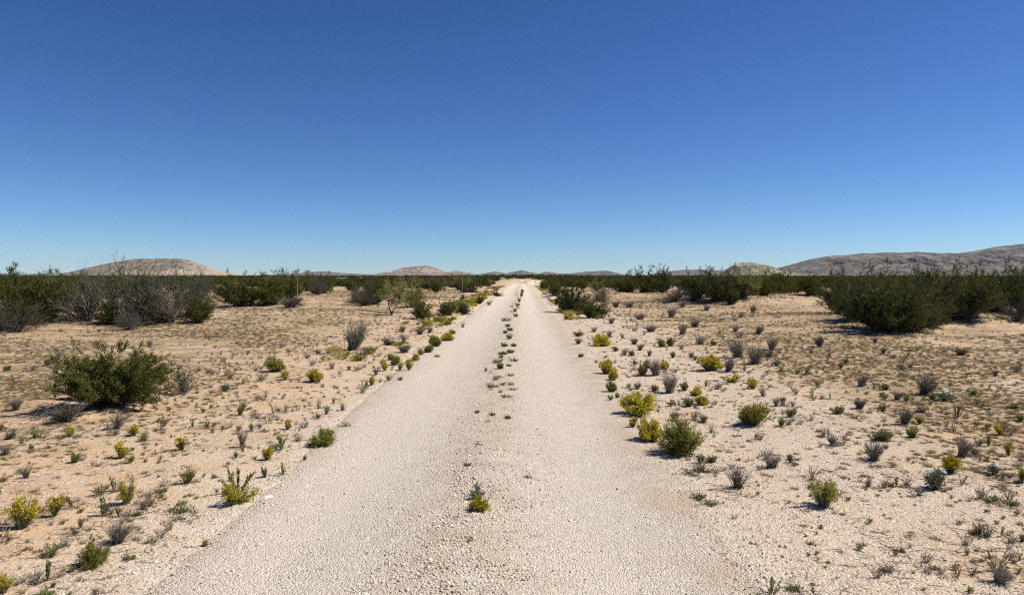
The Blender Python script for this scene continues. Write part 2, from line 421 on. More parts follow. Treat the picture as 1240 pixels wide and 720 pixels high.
uu = np.concatenate([np.linspace(-1.0, 1.0, 58)])
ry = np.array([-18.0, -8.0, -3.0] + growing(0.0, 16, 0.07, 1.0, 0.07)[:-1] + growing(16.0, 160, 0.08, 1.03, 2.5))
def road_mesh():
    U, Y = np.meshgrid(uu, ry)
    hw = np.where(U > 0, road_half(Y, 1.0), road_half(Y, 2.0)) + 0.14
    X = RC + U * hw
    Z = terrain(X, Y) + 0.006 + 0.0004 * np.abs(Y)
    e = sstep(0.86, 1.0, np.abs(U))
    Z = Z - e * (0.010 + 0.001 * np.abs(Y)) + 0.010 * (fbm(X / 0.12, Y / 0.12, 41, 2) - 0.5) * sstep(30, 10, np.abs(Y))
    b = MB(); ny, nx = X.shape
    idx = np.arange(nx * ny).reshape(ny, nx)
    b.add(np.stack([X, Y, Z], -1).reshape(-1, 3), np.stack([idx[:-1, :-1], idx[:-1, 1:], idx[1:, 1:], idx[1:, :-1]], -1).reshape(-1, 4), 0.5)
    return b.mesh("road", road_material(), True)
link("road", road_mesh(), None, 'structure')

# ------------------------------------------------------------------ hills
def hill_material(name, low, high, pale, strata=0.0, pale_amt=0.3, zs=0.01):
    n = NT(name)
    co = n.coord()
    sx = n.new("ShaderNodeSeparateXYZ"); n.put(sx.inputs[0], co)
    a = n.noise(co, zs, 6, 0.65)
    col = n.mix(n.range(a, 0.35, 0.65), low, high)
    sp = n.noise(co, zs * 9, 4, 0.7)
    col = n.mix(n.range(sp, 0.5, 0.66, 0, 0.75), col, tuple(c * 0.45 for c in low))
    p = n.noise(n.mapping(co, (1, 1, 3)), zs * 1.7, 5, 0.65)
    col = n.mix(n.range(p, 0.62 - pale_amt * 0.3, 0.75 - pale_amt * 0.3, 0, 0.9), col, pale)
    if strata:
        zz = n.math('ADD', n.math('MULTIPLY', sx.outputs[2], strata), n.math('MULTIPLY', n.noise(co, zs * 1.2, 3), 2.2))
        band = n.math('FRACT', zz)
        col = n.mix(n.math('MULTIPLY', n.range(band, 0.62, 0.72), n.range(n.noise(co, zs * 2.5, 4), 0.42, 0.58)), col, pale)
    n.put(n.b.inputs["Base Color"], col); n.b.inputs["Roughness"].default_value = 0.95
    n.put(n.b.inputs["Normal"], n.bump(n.noise(co, zs * 4, 6, 0.7), 0.8, 0.25 / zs * 0.3))
    return n.m

def hill(name, dist, pts, depth, material, seed, spur=0.35, freq=1.0, nu=220, nv=56):
    px = np.array([p[0] for p in pts], float); py = np.array([p[1] for p in pts], float)
    P = np.linspace(px[0], px[-1], nu)
    Hpx = np.interp(P, px, py)
    Xs = []; Zs = []
    for a, b in zip(P, Hpx):
        d = ray(a, b); k = dist / d.y
        Xs.append(d.x * k); Zs.append(CAMZ + d.z * k)
    Xs = np.array(Xs); Zs = np.maximum(np.array(Zs), -3)
    v = np.linspace(-1, 1, nv)
    U, Vv = np.meshgrid(Xs, v)
    Z0 = np.broadcast_to(Zs, U.shape)
    width = Xs[-1] - Xs[0]
    k = freq * 24 / width
    wob = 0.22 * (fbm(U * k * 0.5, U * 0 + seed, seed, 3) - 0.5)
    vv = np.clip(np.abs(Vv - wob * (1 - np.abs(Vv))), 0, 1)
    f = (1 - vv ** 1.25)
    ridge = 1 - np.abs(2 * fbm(U * k + 0.6 * Vv, Vv * depth * k * 0.35, seed + 3, 4) - 1) * 2
    H = (Z0 + 3) * f * (1 - spur * np.clip(vv * 2.2, 0, 1) * (1 - ridge) * 0.7)
    H = H + (Z0 + 3) * 0.09 * (fbm(U * k * 5, Vv * depth * k * 5, seed + 5, 4) - 0.5) * np.clip(vv * 4, 0.15, 1)
    H = H * np.clip((1 - np.abs(Vv)) * 8, 0, 1) - 3
    Y = dist + Vv * depth
    b = MB(); ny, nx = U.shape
    idx = np.arange(nx * ny).reshape(ny, nx)
    b.add(np.stack([U, Y, H], -1).reshape(-1, 3), np.stack([idx[:-1, :-1], idx[:-1, 1:], idx[1:, 1:], idx[1:, :-1]], -1).reshape(-1, 4), 0.5)
    return link(name, b.mesh(name, material, True), None, 'structure')

def mesa_material():
    n = NT('mesa_rock'); co = n.coord(); sx = n.new('ShaderNodeSeparateXYZ'); n.put(sx.inputs[0], co)
    col = n.mix(n.range(n.noise(co, 0.012, 6, 0.65), 0.35, 0.65), (0.125, 0.108, 0.088), (0.185, 0.155, 0.12))
    zz = n.math('ADD', n.math('MULTIPLY', sx.outputs[2], 0.042), n.math('MULTIPLY', n.noise(co, 0.006, 4), 1.6))
    band = n.math('FRACT', zz)
    col = n.mix(n.math('MULTIPLY', n.range(band, 0.66, 0.76), n.range(n.noise(n.mapping(co, (1, 1, 0.3)), 0.02, 4), 0.46, 0.62, 0, 0.6)), col, (0.33, 0.275, 0.215))
    e = n.math('ADD', sx.outputs[0], n.math('MULTIPLY', n.math('SUBTRACT', n.noise(co, 0.012, 5, 0.65), 0.5), 420))
    pale = n.math('MAXIMUM', n.range(e, -1600, -1440), n.math('MULTIPLY', n.range(sx.outputs[2], 26, 14), n.range(e, -1850, -1700)))
    col = n.mix(n.math('MULTIPLY', pale, n.range(n.noise(co, 0.05, 5, 0.7), 0.35, 0.6, 0.25, 0.95)), col, (0.46, 0.38, 0.29))
    col = n.mix(n.range(n.noise(co, 0.16, 4, 0.7), 0.52, 0.64, 0, 0.6), col, (0.07, 0.066, 0.042))
    n.put(n.b.inputs['Base Color'], col); n.b.inputs['Roughness'].default_value = 0.95
    n.put(n.b.inputs['Normal'], n.bump(n.noise(co, 0.07, 6, 0.7), 0.9, 5))
    return n.m
hill("mesa", 3400, [(60, 338), (85, 335), (97, 332), (110, 326), (125, 320.5), (140, 316.5), (160, 314), (172, 312.8), (185, 313.2), (200, 312.3), (222, 313.3), (229, 314.6), (234, 317.6), (240, 318.8), (245, 322.2), (251, 323.4), (257, 326.4), (264, 327.4), (272, 330.4), (282, 331.6), (294, 334.5), (308, 337)],
     330, mesa_material(), 11, 0.55, 1.6, 300, 70)
hill("small_hill", 3000, [(868, 337), (880, 327), (888, 320.5), (900, 317.3), (915, 318), (930, 321), (945, 327.5), (965, 331), (985, 335), (1000, 338)],
     260, hill_material("hill_rock", (0.155, 0.145, 0.085), (0.22, 0.195, 0.12), (0.42, 0.35, 0.26), 0.04, 0.25, 0.02), 12, 0.35, 1.0, 140)
hill("hill", 5200, [(440, 336), (455, 333), (468, 329.5), (480, 328.5), (487, 324), (500, 322.5), (517, 321.3), (527, 324), (540, 329.5), (548, 329), (553, 326.8), (562, 329.5), (578, 332), (595, 336)],
     700, hill_material("hill_rock_pink", (0.17, 0.13, 0.11), (0.24, 0.18, 0.15), (0.40, 0.32, 0.25), 0.02, 0.25, 0.012), 13, 0.4, 1.2)
hill("mountain", 6000, [(925, 336), (940, 329), (960, 321.5), (975, 317), (990, 312.5), (1000, 310), (1015, 309), (1030, 308.2), (1045, 306.3), (1060, 306.3), (1075, 305.2), (1090, 306), (1115, 304.3), (1130, 306), (1150, 306.2), (1170, 306), (1185, 303), (1200, 300.2), (1220, 297.2), (1240, 295.3), (1275, 291), (1310, 295), (1360, 304), (1420, 318), (1480, 337)],
     1300, hill_material("mountain_rock", (0.105, 0.085, 0.075), (0.15, 0.12, 0.10), (0.25, 0.20, 0.16), 0.012, 0.15, 0.006), 14, 0.5, 2.2, 420, 80)
ridge_m = hill_material("ridge_rock", (0.11, 0.095, 0.085), (0.15, 0.125, 0.11), (0.25, 0.21, 0.17), 0, 0.2, 0.006)
hill("ridge", 8200, [(560, 337), (578, 332), (600, 328.5), (613, 330.8), (623, 328.6), (632, 326.8), (641, 329), (652, 331), (662, 328.8), (675, 330.6), (690, 331), (706, 329), (722, 328), (736, 327.5), (746, 330), (765, 335)], 900, ridge_m, 15, 0.4, 1.5)
hill("ridge", 10500, [(310, 337), (333, 333.5), (346, 331), (362, 331.6), (376, 329), (393, 328.2), (410, 330), (426, 331), (445, 331.8), (470, 331), (500, 332), (520, 337)], 1200, ridge_m, 16, 0.4, 1.2)
hill("ridge", 10800, [(770, 337), (800, 330), (815, 327.6), (830, 326.4), (850, 326), (870, 327), (895, 330), (925, 331), (950, 337)], 1200, ridge_m, 17, 0.4, 1.2)
hill("ridge", 11000, [(-60, 336), (-20, 332), (10, 331), (40, 331.5), (70, 330.5), (95, 332), (130, 337)], 900, ridge_m, 18, 0.4, 1.2)

def sand_mound(px, py, wpx, hpx, mat_):
    p = at(px, py); k = p.y / F; w = wpx * k * 1.1; h = hpx * k * 0.75
    n_ = 26; v = np.linspace(-1, 1, n_); U, V = np.meshgrid(v, v)
    rr = np.hypot(U, V) + 0.8 * (fbm(U * 2 + px, V * 2, 7, 4) - 0.5)
    Z = h * np.exp(-(rr / 0.5) ** 2) * (0.8 + 0.5 * fbm(U * 4 + px, V * 4, 8, 3)) - 0.12 * h
    X = p.x + U * w * 0.75; Y = p.y + 2 + V * w * 0.75
    b = MB(); idx = np.arange(n_ * n_).reshape(n_, n_)
    b.add(np.stack([X, Y, terrain(X, Y) + Z], -1).reshape(-1, 3), np.stack([idx[:-1, :-1], idx[:-1, 1:], idx[1:, 1:], idx[1:, :-1]], -1).reshape(-1, 4), 0.5)
    link("sand_mound", b.mesh("sand_mound", mat_, True), None, 'structure')
def mounds():
    n = NT("pale_sand"); co = n.coord()
    n.put(n.b.inputs["Base Color"], n.ramp(n.noise(co, 1.2, 5, 0.65), [(0.3, (0.48, 0.37, 0.25)), (0.5, (0.60, 0.48, 0.34)), (0.7, (0.66, 0.55, 0.42))])); n.b.inputs["Roughness"].default_value = 0.95
    n.put(n.b.inputs["Normal"], n.bump(n.noise(co, 3, 5, 0.7), 0.6, 0.1))
    for a in ((640, 344, 26, 6), (653, 344, 24, 6), (701, 345, 18, 5), (716, 344, 26, 6), (629, 342.5, 16, 4)): sand_mound(*a, n.m)
mounds()

# ------------------------------------------------------------------ plant meshes
def rnd(seed): return np.random.default_rng(seed)

def bez(P0, P1, P2, K):
    t = np.linspace(0, 1, K)[None, :, None]
    return (1 - t) ** 2 * P0[:, None] + 2 * t * (1 - t) * P1[:, None] + t ** 2 * P2[:, None]

def gen_shrub(seed, H, R, mains=9, stems=70, twigs=9, leaves=14, leaf_l=0.05, leaf_w=0.03, low=0.3, spread=0.2, stem_r=0.012, bare=0.0, lead=6, squash=0.45, jit=0.03, up=0.6, lobes=0.35, tw=(0.07, 0.20), crook=0.012):
    """many-stemmed desert shrub: stems fan out from one crown, twigs carry the leaves"""
    g_ = rnd(seed)
    mth = g_.uniform(0, 2 * np.pi, mains); mr = R * np.sqrt(g_.uniform(0.05, 1, mains)) * 0.8
    mh = 1 - lobes * g_.uniform(0, 1, mains)
    k = g_.integers(0, mains, stems)
    tx = mr[k] * np.cos(mth[k]) + g_.normal(0, spread * R, stems)
    ty = mr[k] * np.sin(mth[k]) + g_.normal(0, spread * R, stems)
    rr = np.hypot(tx, ty); s = np.minimum(1, 1.05 * R / (rr + 1e-6)); tx *= s; ty *= s; rr = np.hypot(tx, ty)
    tz = H * mh[k] * (1 - squash * (rr / R) ** 2) * g_.uniform(0.62, 1.0, stems)
    lowm = g_.uniform(0, 1, stems) < low
    tz = np.where(lowm, H * g_.uniform(0.10, 0.5, stems), tz)
    f = np.where(lowm & (rr < 0.5 * R), 1.6, 1.0); tx *= f; ty *= f
    ld = np.arange(stems) < lead
    tz = np.where(ld, H * g_.uniform(0.9, 1.02, stems), tz)
    tip = np.stack([tx, ty, tz], 1)
    base = np.stack([g_.normal(0, 0.06 * R, stems), g_.normal(0, 0.06 * R, stems), np.full(stems, -0.03 * H)], 1)
    mid = base + (tip - base) * np.array([0.42, 0.42, 0.62]) + g_.normal(0, 0.05 * R, (stems, 3))
    K = 6
    P = bez(base, mid, tip, K)
    P[:, 1:-1] += g_.normal(0, crook * R, (stems, K - 2, 3))
    br = MB(); fo = MB()
    rad = stem_r * np.linspace(1, 0.25, K)[None] * g_.uniform(0.6, 1.3, (stems, 1))
    br.tubes(P, rad, 4, g_.uniform(0, 1, stems))
    # twigs
    NT_ = stems * twigs
    si = np.repeat(np.arange(stems), twigs)
    t = 1 - g_.uniform(0, 1, NT_) ** 1.3 * 0.6
    fi = t * (K - 1); i0 = np.minimum(fi.astype(int), K - 2); ff = (fi - i0)[:, None]
    start = P[si, i0] * (1 - ff) + P[si, i0 + 1] * ff
    dirv = (tip - base)[si]; dirv = dirv / (np.linalg.norm(dirv, axis=1, keepdims=True) + 1e-9)
    d = dirv * 0.7 + g_.normal(0, 0.55, (NT_, 3)) + np.array([0, 0, up]) * g_.uniform(0, 1, (NT_, 1))
    d /= np.linalg.norm(d, axis=1, keepdims=True) + 1e-9
    tl = H * g_.uniform(tw[0], tw[1], NT_)
    end = start + d * tl[:, None]
    end[:, 2] = np.maximum(end[:, 2], 0.02 * H)
    midp = (start + end) / 2 + g_.normal(0, 0.012 * H, (NT_, 3))
    TP = np.stack([start, midp, end], 1)
    br.tubes(TP, stem_r * 0.32 * np.array([[1, 0.75, 0.4]]) * g_.uniform(0.7, 1.3, (NT_, 1)), 3, g_.uniform(0, 1, NT_))
    # leaves
    if leaves:
        keep = g_.uniform(0, 1, NT_) >= bare
        cnt = np.where(keep, g_.poisson(leaves, NT_), 0)
        li = np.repeat(np.arange(NT_), cnt); n = len(li)
        tt = g_.uniform(0.15, 1.12, n)[:, None]
        C = start[li] * (1 - tt) + end[li] * tt + g_.normal(0, jit, (n, 3))
        C[:, 2] = np.maximum(C[:, 2], 0.01)
        D = d[li] * 0.5 + g_.normal(0, 0.6, (n, 3)) + np.array([0, 0, 0.35])
        clump = 0.5 * g_.uniform(0, 1, NT_) + 0.5 * g_.uniform(0, 1, mains)[k][si]
        fo.leaves(C, D, leaf_l * g_.uniform(0.6, 1.3, n), leaf_w * g_.uniform(0.6, 1.3, n), np.clip(0.55 * clump[li] + 0.45 * g_.uniform(0, 1, n), 0, 1), g_)
    return br, fo

def gen_dome(seed, H, R, n=240, blooms=5, leaf=7, bl=0.016, ll=0.05, cone=1.35, dens=1.0, thin=0.0022, bloom_band=0.12, uneven=0.18):
    """round bush of thin upright stems, flower heads over the top"""
    g_ = rnd(seed)
    th = g_.uniform(0, 2 * np.pi, n); ph = np.arccos(1 - g_.uniform(0, 1, n) * (1 - math.cos(cone)))
    # heads gather in bunches
    kb = 13; bt = g_.uniform(0, 2 * np.pi, kb); bp = np.arccos(1 - g_.uniform(0, 1, kb) * (1 - math.cos(cone))); kk = g_.integers(0, kb, n)
    m = g_.uniform(0, 1, n) < 0.68
    th = np.where(m, bt[kk] + g_.normal(0, 0.22, n), th); ph = np.where(m, np.clip(bp[kk] + g_.normal(0, 0.14, n), 0, cone), ph)
    th0 = g_.uniform(0, 6.28); asym = g_.uniform(0.05, 0.3)
    bunch_len = 1 - uneven * g_.uniform(0, 1.6, kb)
    rl = np.where(m, bunch_len[kk], 1 - uneven * g_.uniform(0, 2.0, n)) * g_.uniform(0.88, 1.05, n) * (1 - asym + asym * np.cos(th - th0))
    tip = np.stack([R * np.sin(ph) * np.cos(th), R * np.sin(ph) * np.sin(th), H * (0.12 + 0.88 * np.cos(ph) ** 0.8)], 1) * rl[:, None]
    base = g_.normal(0, 0.05 * R, (n, 3)); base[:, 2] = -0.02 * H
    base[:, :2] += tip[:, :2] * 0.12
    mid = base + (tip - base) * np.array([0.55, 0.55, 0.5]) + g_.normal(0, 0.03 * R, (n, 3))
    P = bez(base, mid, tip, 4)
    st = MB(); fo = MB(); bl_ = MB()
    st.tubes(P, thin * np.array([[1.3, 1, 0.8, 0.5]]) * np.ones((n, 1)), 3, g_.uniform(0, 1, n))
    cnt = g_.poisson(leaf, n); li = np.repeat(np.arange(n), cnt); q = len(li)
    t = g_.uniform(0.25, 1.0, q)[:, None]
    C = (1 - t) ** 2 * base[li] + 2 * t * (1 - t) * mid[li] + t ** 2 * tip[li] + g_.normal(0, 0.012, (q, 3))
    D = (tip - base)[li]; D = D / np.linalg.norm(D, axis=1, keepdims=True) + g_.normal(0, 0.45, (q, 3))
    C[:, 2] = np.maximum(C[:, 2], 0.004)
    fo.leaves(C, D, ll * g_.uniform(0.5, 1.2, q), ll * 0.16 * g_.uniform(0.7, 1.4, q), g_.uniform(0, 1, q), g_)
    cnt = g_.poisson(blooms, n); cnt = np.where(tip[:, 2] > 0.18 * H, cnt, (cnt * 0.4).astype(int)); li = np.repeat(np.arange(n), cnt); q = len(li)
    if q:
        C = tip[li] - (tip - base)[li] * (g_.uniform(0, bloom_band, q)[:, None]) + g_.normal(0, 0.05 * R, (q, 3)) * np.array([1, 1, 0.5])
        D = g_.normal(0, 1, (q, 3)) + np.array([0, 0, 0.6])
        bl_.leaves(C, D, bl * g_.uniform(0.6, 1.4, q), bl * 0.8 * g_.uniform(0.6, 1.4, q), g_.uniform(0, 1, q), g_)
    return st, fo, bl_

def gen_tuft(seed, H, R, n=110, forks=2, cone=0.95, thin=0.0026, droop=0.0, leaf=0, ll=0.03):
    """dry upright tuft: thin forked stems from one crown"""
    g_ = rnd(seed)
    th = g_.uniform(0, 2 * np.pi, n); ph = cone * np.sqrt(g_.uniform(0, 1, n))
    L = g_.uniform(0.5, 1.0, n)
    tip = np.stack([R * np.sin(ph) / math.sin(cone) * np.cos(th), R * np.sin(ph) / math.sin(cone) * np.sin(th), H * np.cos(ph * 0.85)], 1) * L[:, None]
    base = np.stack([g_.normal(0, 0.16 * R, n), g_.normal(0, 0.16 * R, n), np.full(n, -0.02 * H)], 1)
    mid = (base + tip) / 2 + g_.normal(0, 0.05 * R, (n, 3)); mid[:, 2] += 0.06 * H
    P = bez(base, mid, tip, 4)
    st = MB(); fo = MB()
    st.tubes(P, thin * np.array([[1.3, 1.0, 0.8, 0.4]]) * g_.uniform(0.7, 1.4, (n, 1)), 3, g_.uniform(0, 1, n))
    if forks:
        m = n * forks; si = np.repeat(np.arange(n), forks); t = g_.uniform(0.4, 0.9, m)[:, None]
        s = (1 - t) ** 2 * base[si] + 2 * t * (1 - t) * mid[si] + t ** 2 * tip[si]
        d = (tip - base)[si]; d = d / np.linalg.norm(d, axis=1, keepdims=True) + g_.normal(0, 0.4, (m, 3)); 
        e = s + d * H * g_.uniform(0.08, 0.25, m)[:, None]; e[:, 2] = np.maximum(e[:, 2], 0.005)
        st.tubes(np.stack([s, e], 1), thin * 0.6 * np.array([[1, 0.4]]) * np.ones((m, 1)), 3, g_.uniform(0, 1, m))
    if leaf:
        cnt = g_.poisson(leaf, n); li = np.repeat(np.arange(n), cnt); q = len(li); t = g_.uniform(0.2, 1, q)[:, None]
        C = (1 - t) ** 2 * base[li] + 2 * t * (1 - t) * mid[li] + t ** 2 * tip[li] + g_.normal(0, 0.006, (q, 3))
        C[:, 2] = np.maximum(C[:, 2], 0.004)
        D = (tip - base)[li]; D = D / np.linalg.norm(D, axis=1, keepdims=True) + g_.normal(0, 0.5, (q, 3))
        fo.leaves(C, D, ll * g_.uniform(0.6, 1.3, q), ll * 0.3 * g_.uniform(0.7, 1.3, q), g_.uniform(0, 1, q), g_)
    return st, fo

def gen_spikes(seed, H, R, n=16, leaf=16, ll=0.035, bloom=0):
    """upright leafy shoots fanning from one root"""
    g_ = rnd(seed)
    th = g_.uniform(0, 2 * np.pi, n); r = R * np.sqrt(g_.uniform(0, 1, n))
    tip = np.stack([r * np.cos(th), r * np.sin(th), H * g_.uniform(0.55, 1.0, n) * (1 - 0.25 * (r / R) ** 2)], 1)
    base = np.stack([tip[:, 0] * 0.2, tip[:, 1] * 0.2, np.full(n, -0.01)], 1)
    mid = (base + tip) / 2 * np.array([0.85, 0.85, 1.05])
    P = bez(base, mid, tip, 4)
    st = MB(); fo = MB(); bl = MB()
    st.tubes(P, 0.0035 * np.array([[1.2, 1, 0.8, 0.4]]) * np.ones((n, 1)), 3, g_.uniform(0, 1, n))
    li = np.repeat(np.arange(n), g_.poisson(leaf, n)); q = len(li); t = g_.uniform(0.08, 1, q)[:, None]
    C = (1 - t) ** 2 * base[li] + 2 * t * (1 - t) * mid[li] + t ** 2 * tip[li]
    D = (tip - base)[li]; D = D / np.linalg.norm(D, axis=1, keepdims=True) * 1.2 + g_.normal(0, 0.4, (q, 3))
    C[:, 2] = np.maximum(C[:, 2], 0.003)
    fo.leaves(C, D, ll * g_.uniform(0.7, 1.3, q), ll * 0.22 * g_.uniform(0.7, 1.3, q), g_.uniform(0, 1, q), g_)
    if bloom:
        li = np.repeat(np.arange(n), g_.poisson(bloom, n)); q = len(li)
        C = tip[li] + (base - tip)[li] * g_.uniform(0, 0.35, q)[:, None] + g_.normal(0, 0.008, (q, 3))
        bl.leaves(C, g_.normal(0, 1, (q, 3)) + np.array([0, 0, 0.5]), 0.016 * g_.uniform(0.6, 1.4, q), 0.012, g_.uniform(0, 1, q), g_)
    return st, fo, bl

def gen_mat(seed, H, R, n=30, leaf=6, ll=0.026):
    """low mat lying on the ground with creeping stems"""
    g_ = rnd(seed)
    th = g_.uniform(0, 2 * np.pi, n); r = R * np.sqrt(g_.uniform(0.05, 1, n))
    tip = np.stack([r * np.cos(th), r * np.sin(th), H * g_.uniform(0.1, 1.0, n)], 1)
    base = np.stack([tip[:, 0] * 0.15, tip[:, 1] * 0.15, np.zeros(n)], 1)
    mid = (base + tip) / 2 + g_.normal(0, 0.06 * R, (n, 3)); mid[:, 2] = H * g_.uniform(0.1, 0.6, n)
    P = bez(base, mid, tip, 4)
    st = MB(); fo = MB()
    st.tubes(P, 0.0022 * np.array([[1.2, 1, 0.8, 0.5]]) * np.ones((n, 1)), 3, g_.uniform(0, 1, n))
    li = np.repeat(np.arange(n), g_.poisson(leaf, n)); q = len(li); t = g_.uniform(0.2, 1, q)[:, None]
    C = (1 - t) ** 2 * base[li] + 2 * t * (1 - t) * mid[li] + t ** 2 * tip[li] + g_.normal(0, 0.008, (q, 3))
    C[:, 2] = np.maximum(C[:, 2], 0.003)
    fo.leaves(C, g_.normal(0, 1, (q, 3)) * np.array([1, 1, 0.5]) + np.array([0, 0, 0.4]), ll * g_.uniform(0.6, 1.3, q), ll * 0.45, g_.uniform(0, 1, q), g_)
    return st, fo

def gen_poppy(seed, H, R, flowers=6):
    """blue-green leafy herb with white flowers"""
    st, fo = gen_tuft(seed, H, R, 26, 1, 1.15, 0.004, 0, 16, 0.055)
    g_ = rnd(seed + 900); bl = MB()
    for i in range(flowers):
        a = g_.uniform(0, 2 * np.pi); r = R * math.sqrt(g_.uniform(0, 0.9)); c = np.array([r * math.cos(a), r * math.sin(a), H * g_.uniform(0.75, 1.05) * (1 - 0.3 * (r / R) ** 2)])
        st.tubes(np.array([[[c[0] * 0.4, c[1] * 0.4, 0], [c[0] * 0.8, c[1] * 0.8, c[2] * 0.6], c]]), np.array([[0.004, 0.003, 0.002]]), 3, 0.5)
        ang = np.arange(6) / 6 * 2 * np.pi + g_.uniform(0, 1)
        D = np.stack([np.cos(ang), np.sin(ang), np.full(6, 0.35)], 1)
        bl.leaves(np.tile(c, (6, 1)), D, 0.034, 0.036, 0.8, g_)
    return st, fo, bl

def gen_yucca(seed, blades=70, L=0.7, stalk=2.4):
    g_ = rnd(seed); fo = MB(); st = MB(); bl = MB()
    th = g_.uniform(0, 2 * np.pi, blades); el = g_.uniform(-0.15, 1.5, blades)
    D = np.stack([np.cos(th) * np.cos(el), np.sin(th) * np.cos(el), np.sin(el)], 1)
    fo.leaves(np.tile(np.array([[0, 0, 0.12]]), (blades, 1)) + D * 0.04, D, L * g_.uniform(0.7, 1.05, blades), 0.03, g_.uniform(0, 1, blades), g_)
    fo.leaves(np.tile(np.array([[0, 0, 0.12]]), (blades, 1)) + D * 0.04, D, L * g_.uniform(0.7, 1.05, blades), 0.03, g_.uniform(0, 1, blades), g_)
    st.tubes(np.array([[[0, 0, 0], [0.01, 0.01, stalk * 0.5], [0.03, 0.0, stalk]]]), np.array([[0.03, 0.024, 0.012]]), 5, 0.7)
    n = 46
    z = stalk * g_.uniform(0.68, 1.0, n); a = g_.uniform(0, 2 * np.pi, n)
    e = np.stack([0.03 + np.cos(a) * 0.12 * (1.6 - z / stalk), np.sin(a) * 0.12 * (1.6 - z / stalk), z + 0.05], 1)
    s = np.stack([np.full(n, 0.02), np.zeros(n), z], 1)
    st.tubes(np.stack([s, e], 1), np.full((n, 2), 0.005), 3, g_.uniform(0.3, 1, n))
    bl.leaves(e, g_.normal(0, 1, (n, 3)), 0.05, 0.03, g_.uniform(0, 1, n), g_)
    return st, fo, bl

def gen_leaning(seed):
    """small tree with a leaning pale trunk forking into a loose crown; base at the origin, leans to +x"""
    g_ = rnd(seed); tr = MB(); br = MB(); fo = MB()
    main = np.array([[0, 0, -0.05], [0.10, 0, 0.22], [0.42, 0.05, 0.62], [0.62, 0.08, 1.0], [0.70, 0.1, 1.35]])
    tr.tubes(main[None], np.array([[0.10, 0.085, 0.07, 0.055, 0.03]]), 7, 0.8)
    m2 = np.array([[0.02, 0, 0.05], [-0.15, 0.08, 0.35], [-0.22, 0.1, 0.75], [-0.10, 0.12, 1.2]])
    tr.tubes(m2[None], np.array([[0.07, 0.055, 0.04, 0.025]]), 6, 0.3)
    n = 70
    src = np.concatenate([np.repeat(main[2:5], 16, 0), np.repeat(m2[2:4], 11, 0)])
    n = len(src)
    tips = src + g_.normal(0, 1, (n, 3)) * np.array([0.55, 0.5, 0.3]) + np.array([0.05, 0, 0.30])
    tips[:, 2] = np.clip(tips[:, 2], 0.7, 2.0)
    mid = (src + tips) / 2 + g_.normal(0, 0.06, (n, 3)) + np.array([0, 0, 0.08])
    br.tubes(bez(src, mid, tips, 5), 0.018 * np.linspace(1, 0.3, 5)[None] * g_.uniform(0.6, 1.2, (n, 1)), 4, g_.uniform(0, 1, n))
    q = n * 60; li = np.repeat(np.arange(n), 60)
    t = g_.uniform(0.45, 1.15, q)[:, None]
    C = src[li] * (1 - t) + tips[li] * t + g_.normal(0, 0.09, (q, 3))
    fo.leaves(C, g_.normal(0, 1, (q, 3)) + np.array([0, 0, 0.2]), 0.08 * g_.uniform(0.6, 1.3, q), 0.035, np.clip(0.6 * g_.uniform(0, 1, n)[li] + 0.4 * g_.uniform(0, 1, q), 0, 1), g_)
    return tr, br, fo

def gen_sticks(seed, L, n=14, flat=0.12, thick=0.006):
    """fallen dead branch: a crooked main stick and side twigs lying low"""
    g_ = rnd(seed); b = MB()
    K = 7; x = np.linspace(-0.5, 0.5, K) * L
    main = np.stack([x, np.cumsum(g_.normal(0, 0.05 * L, K)), np.abs(g_.normal(0, flat * 0.3 * L, K)) + thick], 1)
    b.tubes(main[None], thick * np.linspace(1.2, 0.5, K)[None], 4, 0.3)
    i = g_.integers(0, K, n); s = main[i]
    d = g_.normal(0, 1, (n, 3)) * np.array([1, 1, flat * 2]); d /= np.linalg.norm(d, axis=1, keepdims=True)
    e = s + d * L * g_.uniform(0.12, 0.35, n)[:, None]; e[:, 2] = np.abs(e[:, 2]) + 0.002
    m = (s + e) / 2 + g_.normal(0, 0.02 * L, (n, 3)); m[:, 2] = np.abs(m[:, 2])
    b.tubes(np.stack([s, m, e], 1), thick * 0.6 * np.array([[1, 0.8, 0.4]]) * np.ones((n, 1)), 3, g_.uniform(0, 1, n))
    return b

def gen_stone(seed, flat=0.6, sub=2):
    import bmesh
    bm = bmesh.new(); bmesh.ops.create_icosphere(bm, subdivisions=sub, radius=1.0)
    g_ = rnd(seed); dirs = g_.normal(0, 1, (13, 3)); dirs /= np.linalg.norm(dirs, axis=1, keepdims=True); off = g_.uniform(0.38, 0.85, 13)
    ax = g_.uniform(0.75, 1.25, 3)
    for v in bm.verts:
        p = np.array(v.co)
        for d_, o_ in zip(dirs, off):
            k = p @ d_
            if k > o_: p = p - d_ * (k - o_)
        p = p * ax * np.array([1, 1, flat])
        v.co = Vector(p)
    V = np.array([v.co for v in bm.verts]); Fc = np.array([[v.index for v in f.verts] for f in bm.faces]); bm.free()
    b = MB(); b.add(V, Fc, 0.5); return b

# kind -> list of variants; a variant = list of (part name, mesh, nominal) ; nominal size (H, R)
LIB = {}
def lib(kind, variants): LIB[kind] = variants
def var(H, R, *parts): return (H, R, [(nm, mb.mesh(nm, mt)) for nm, mb, mt in parts if mb.n])

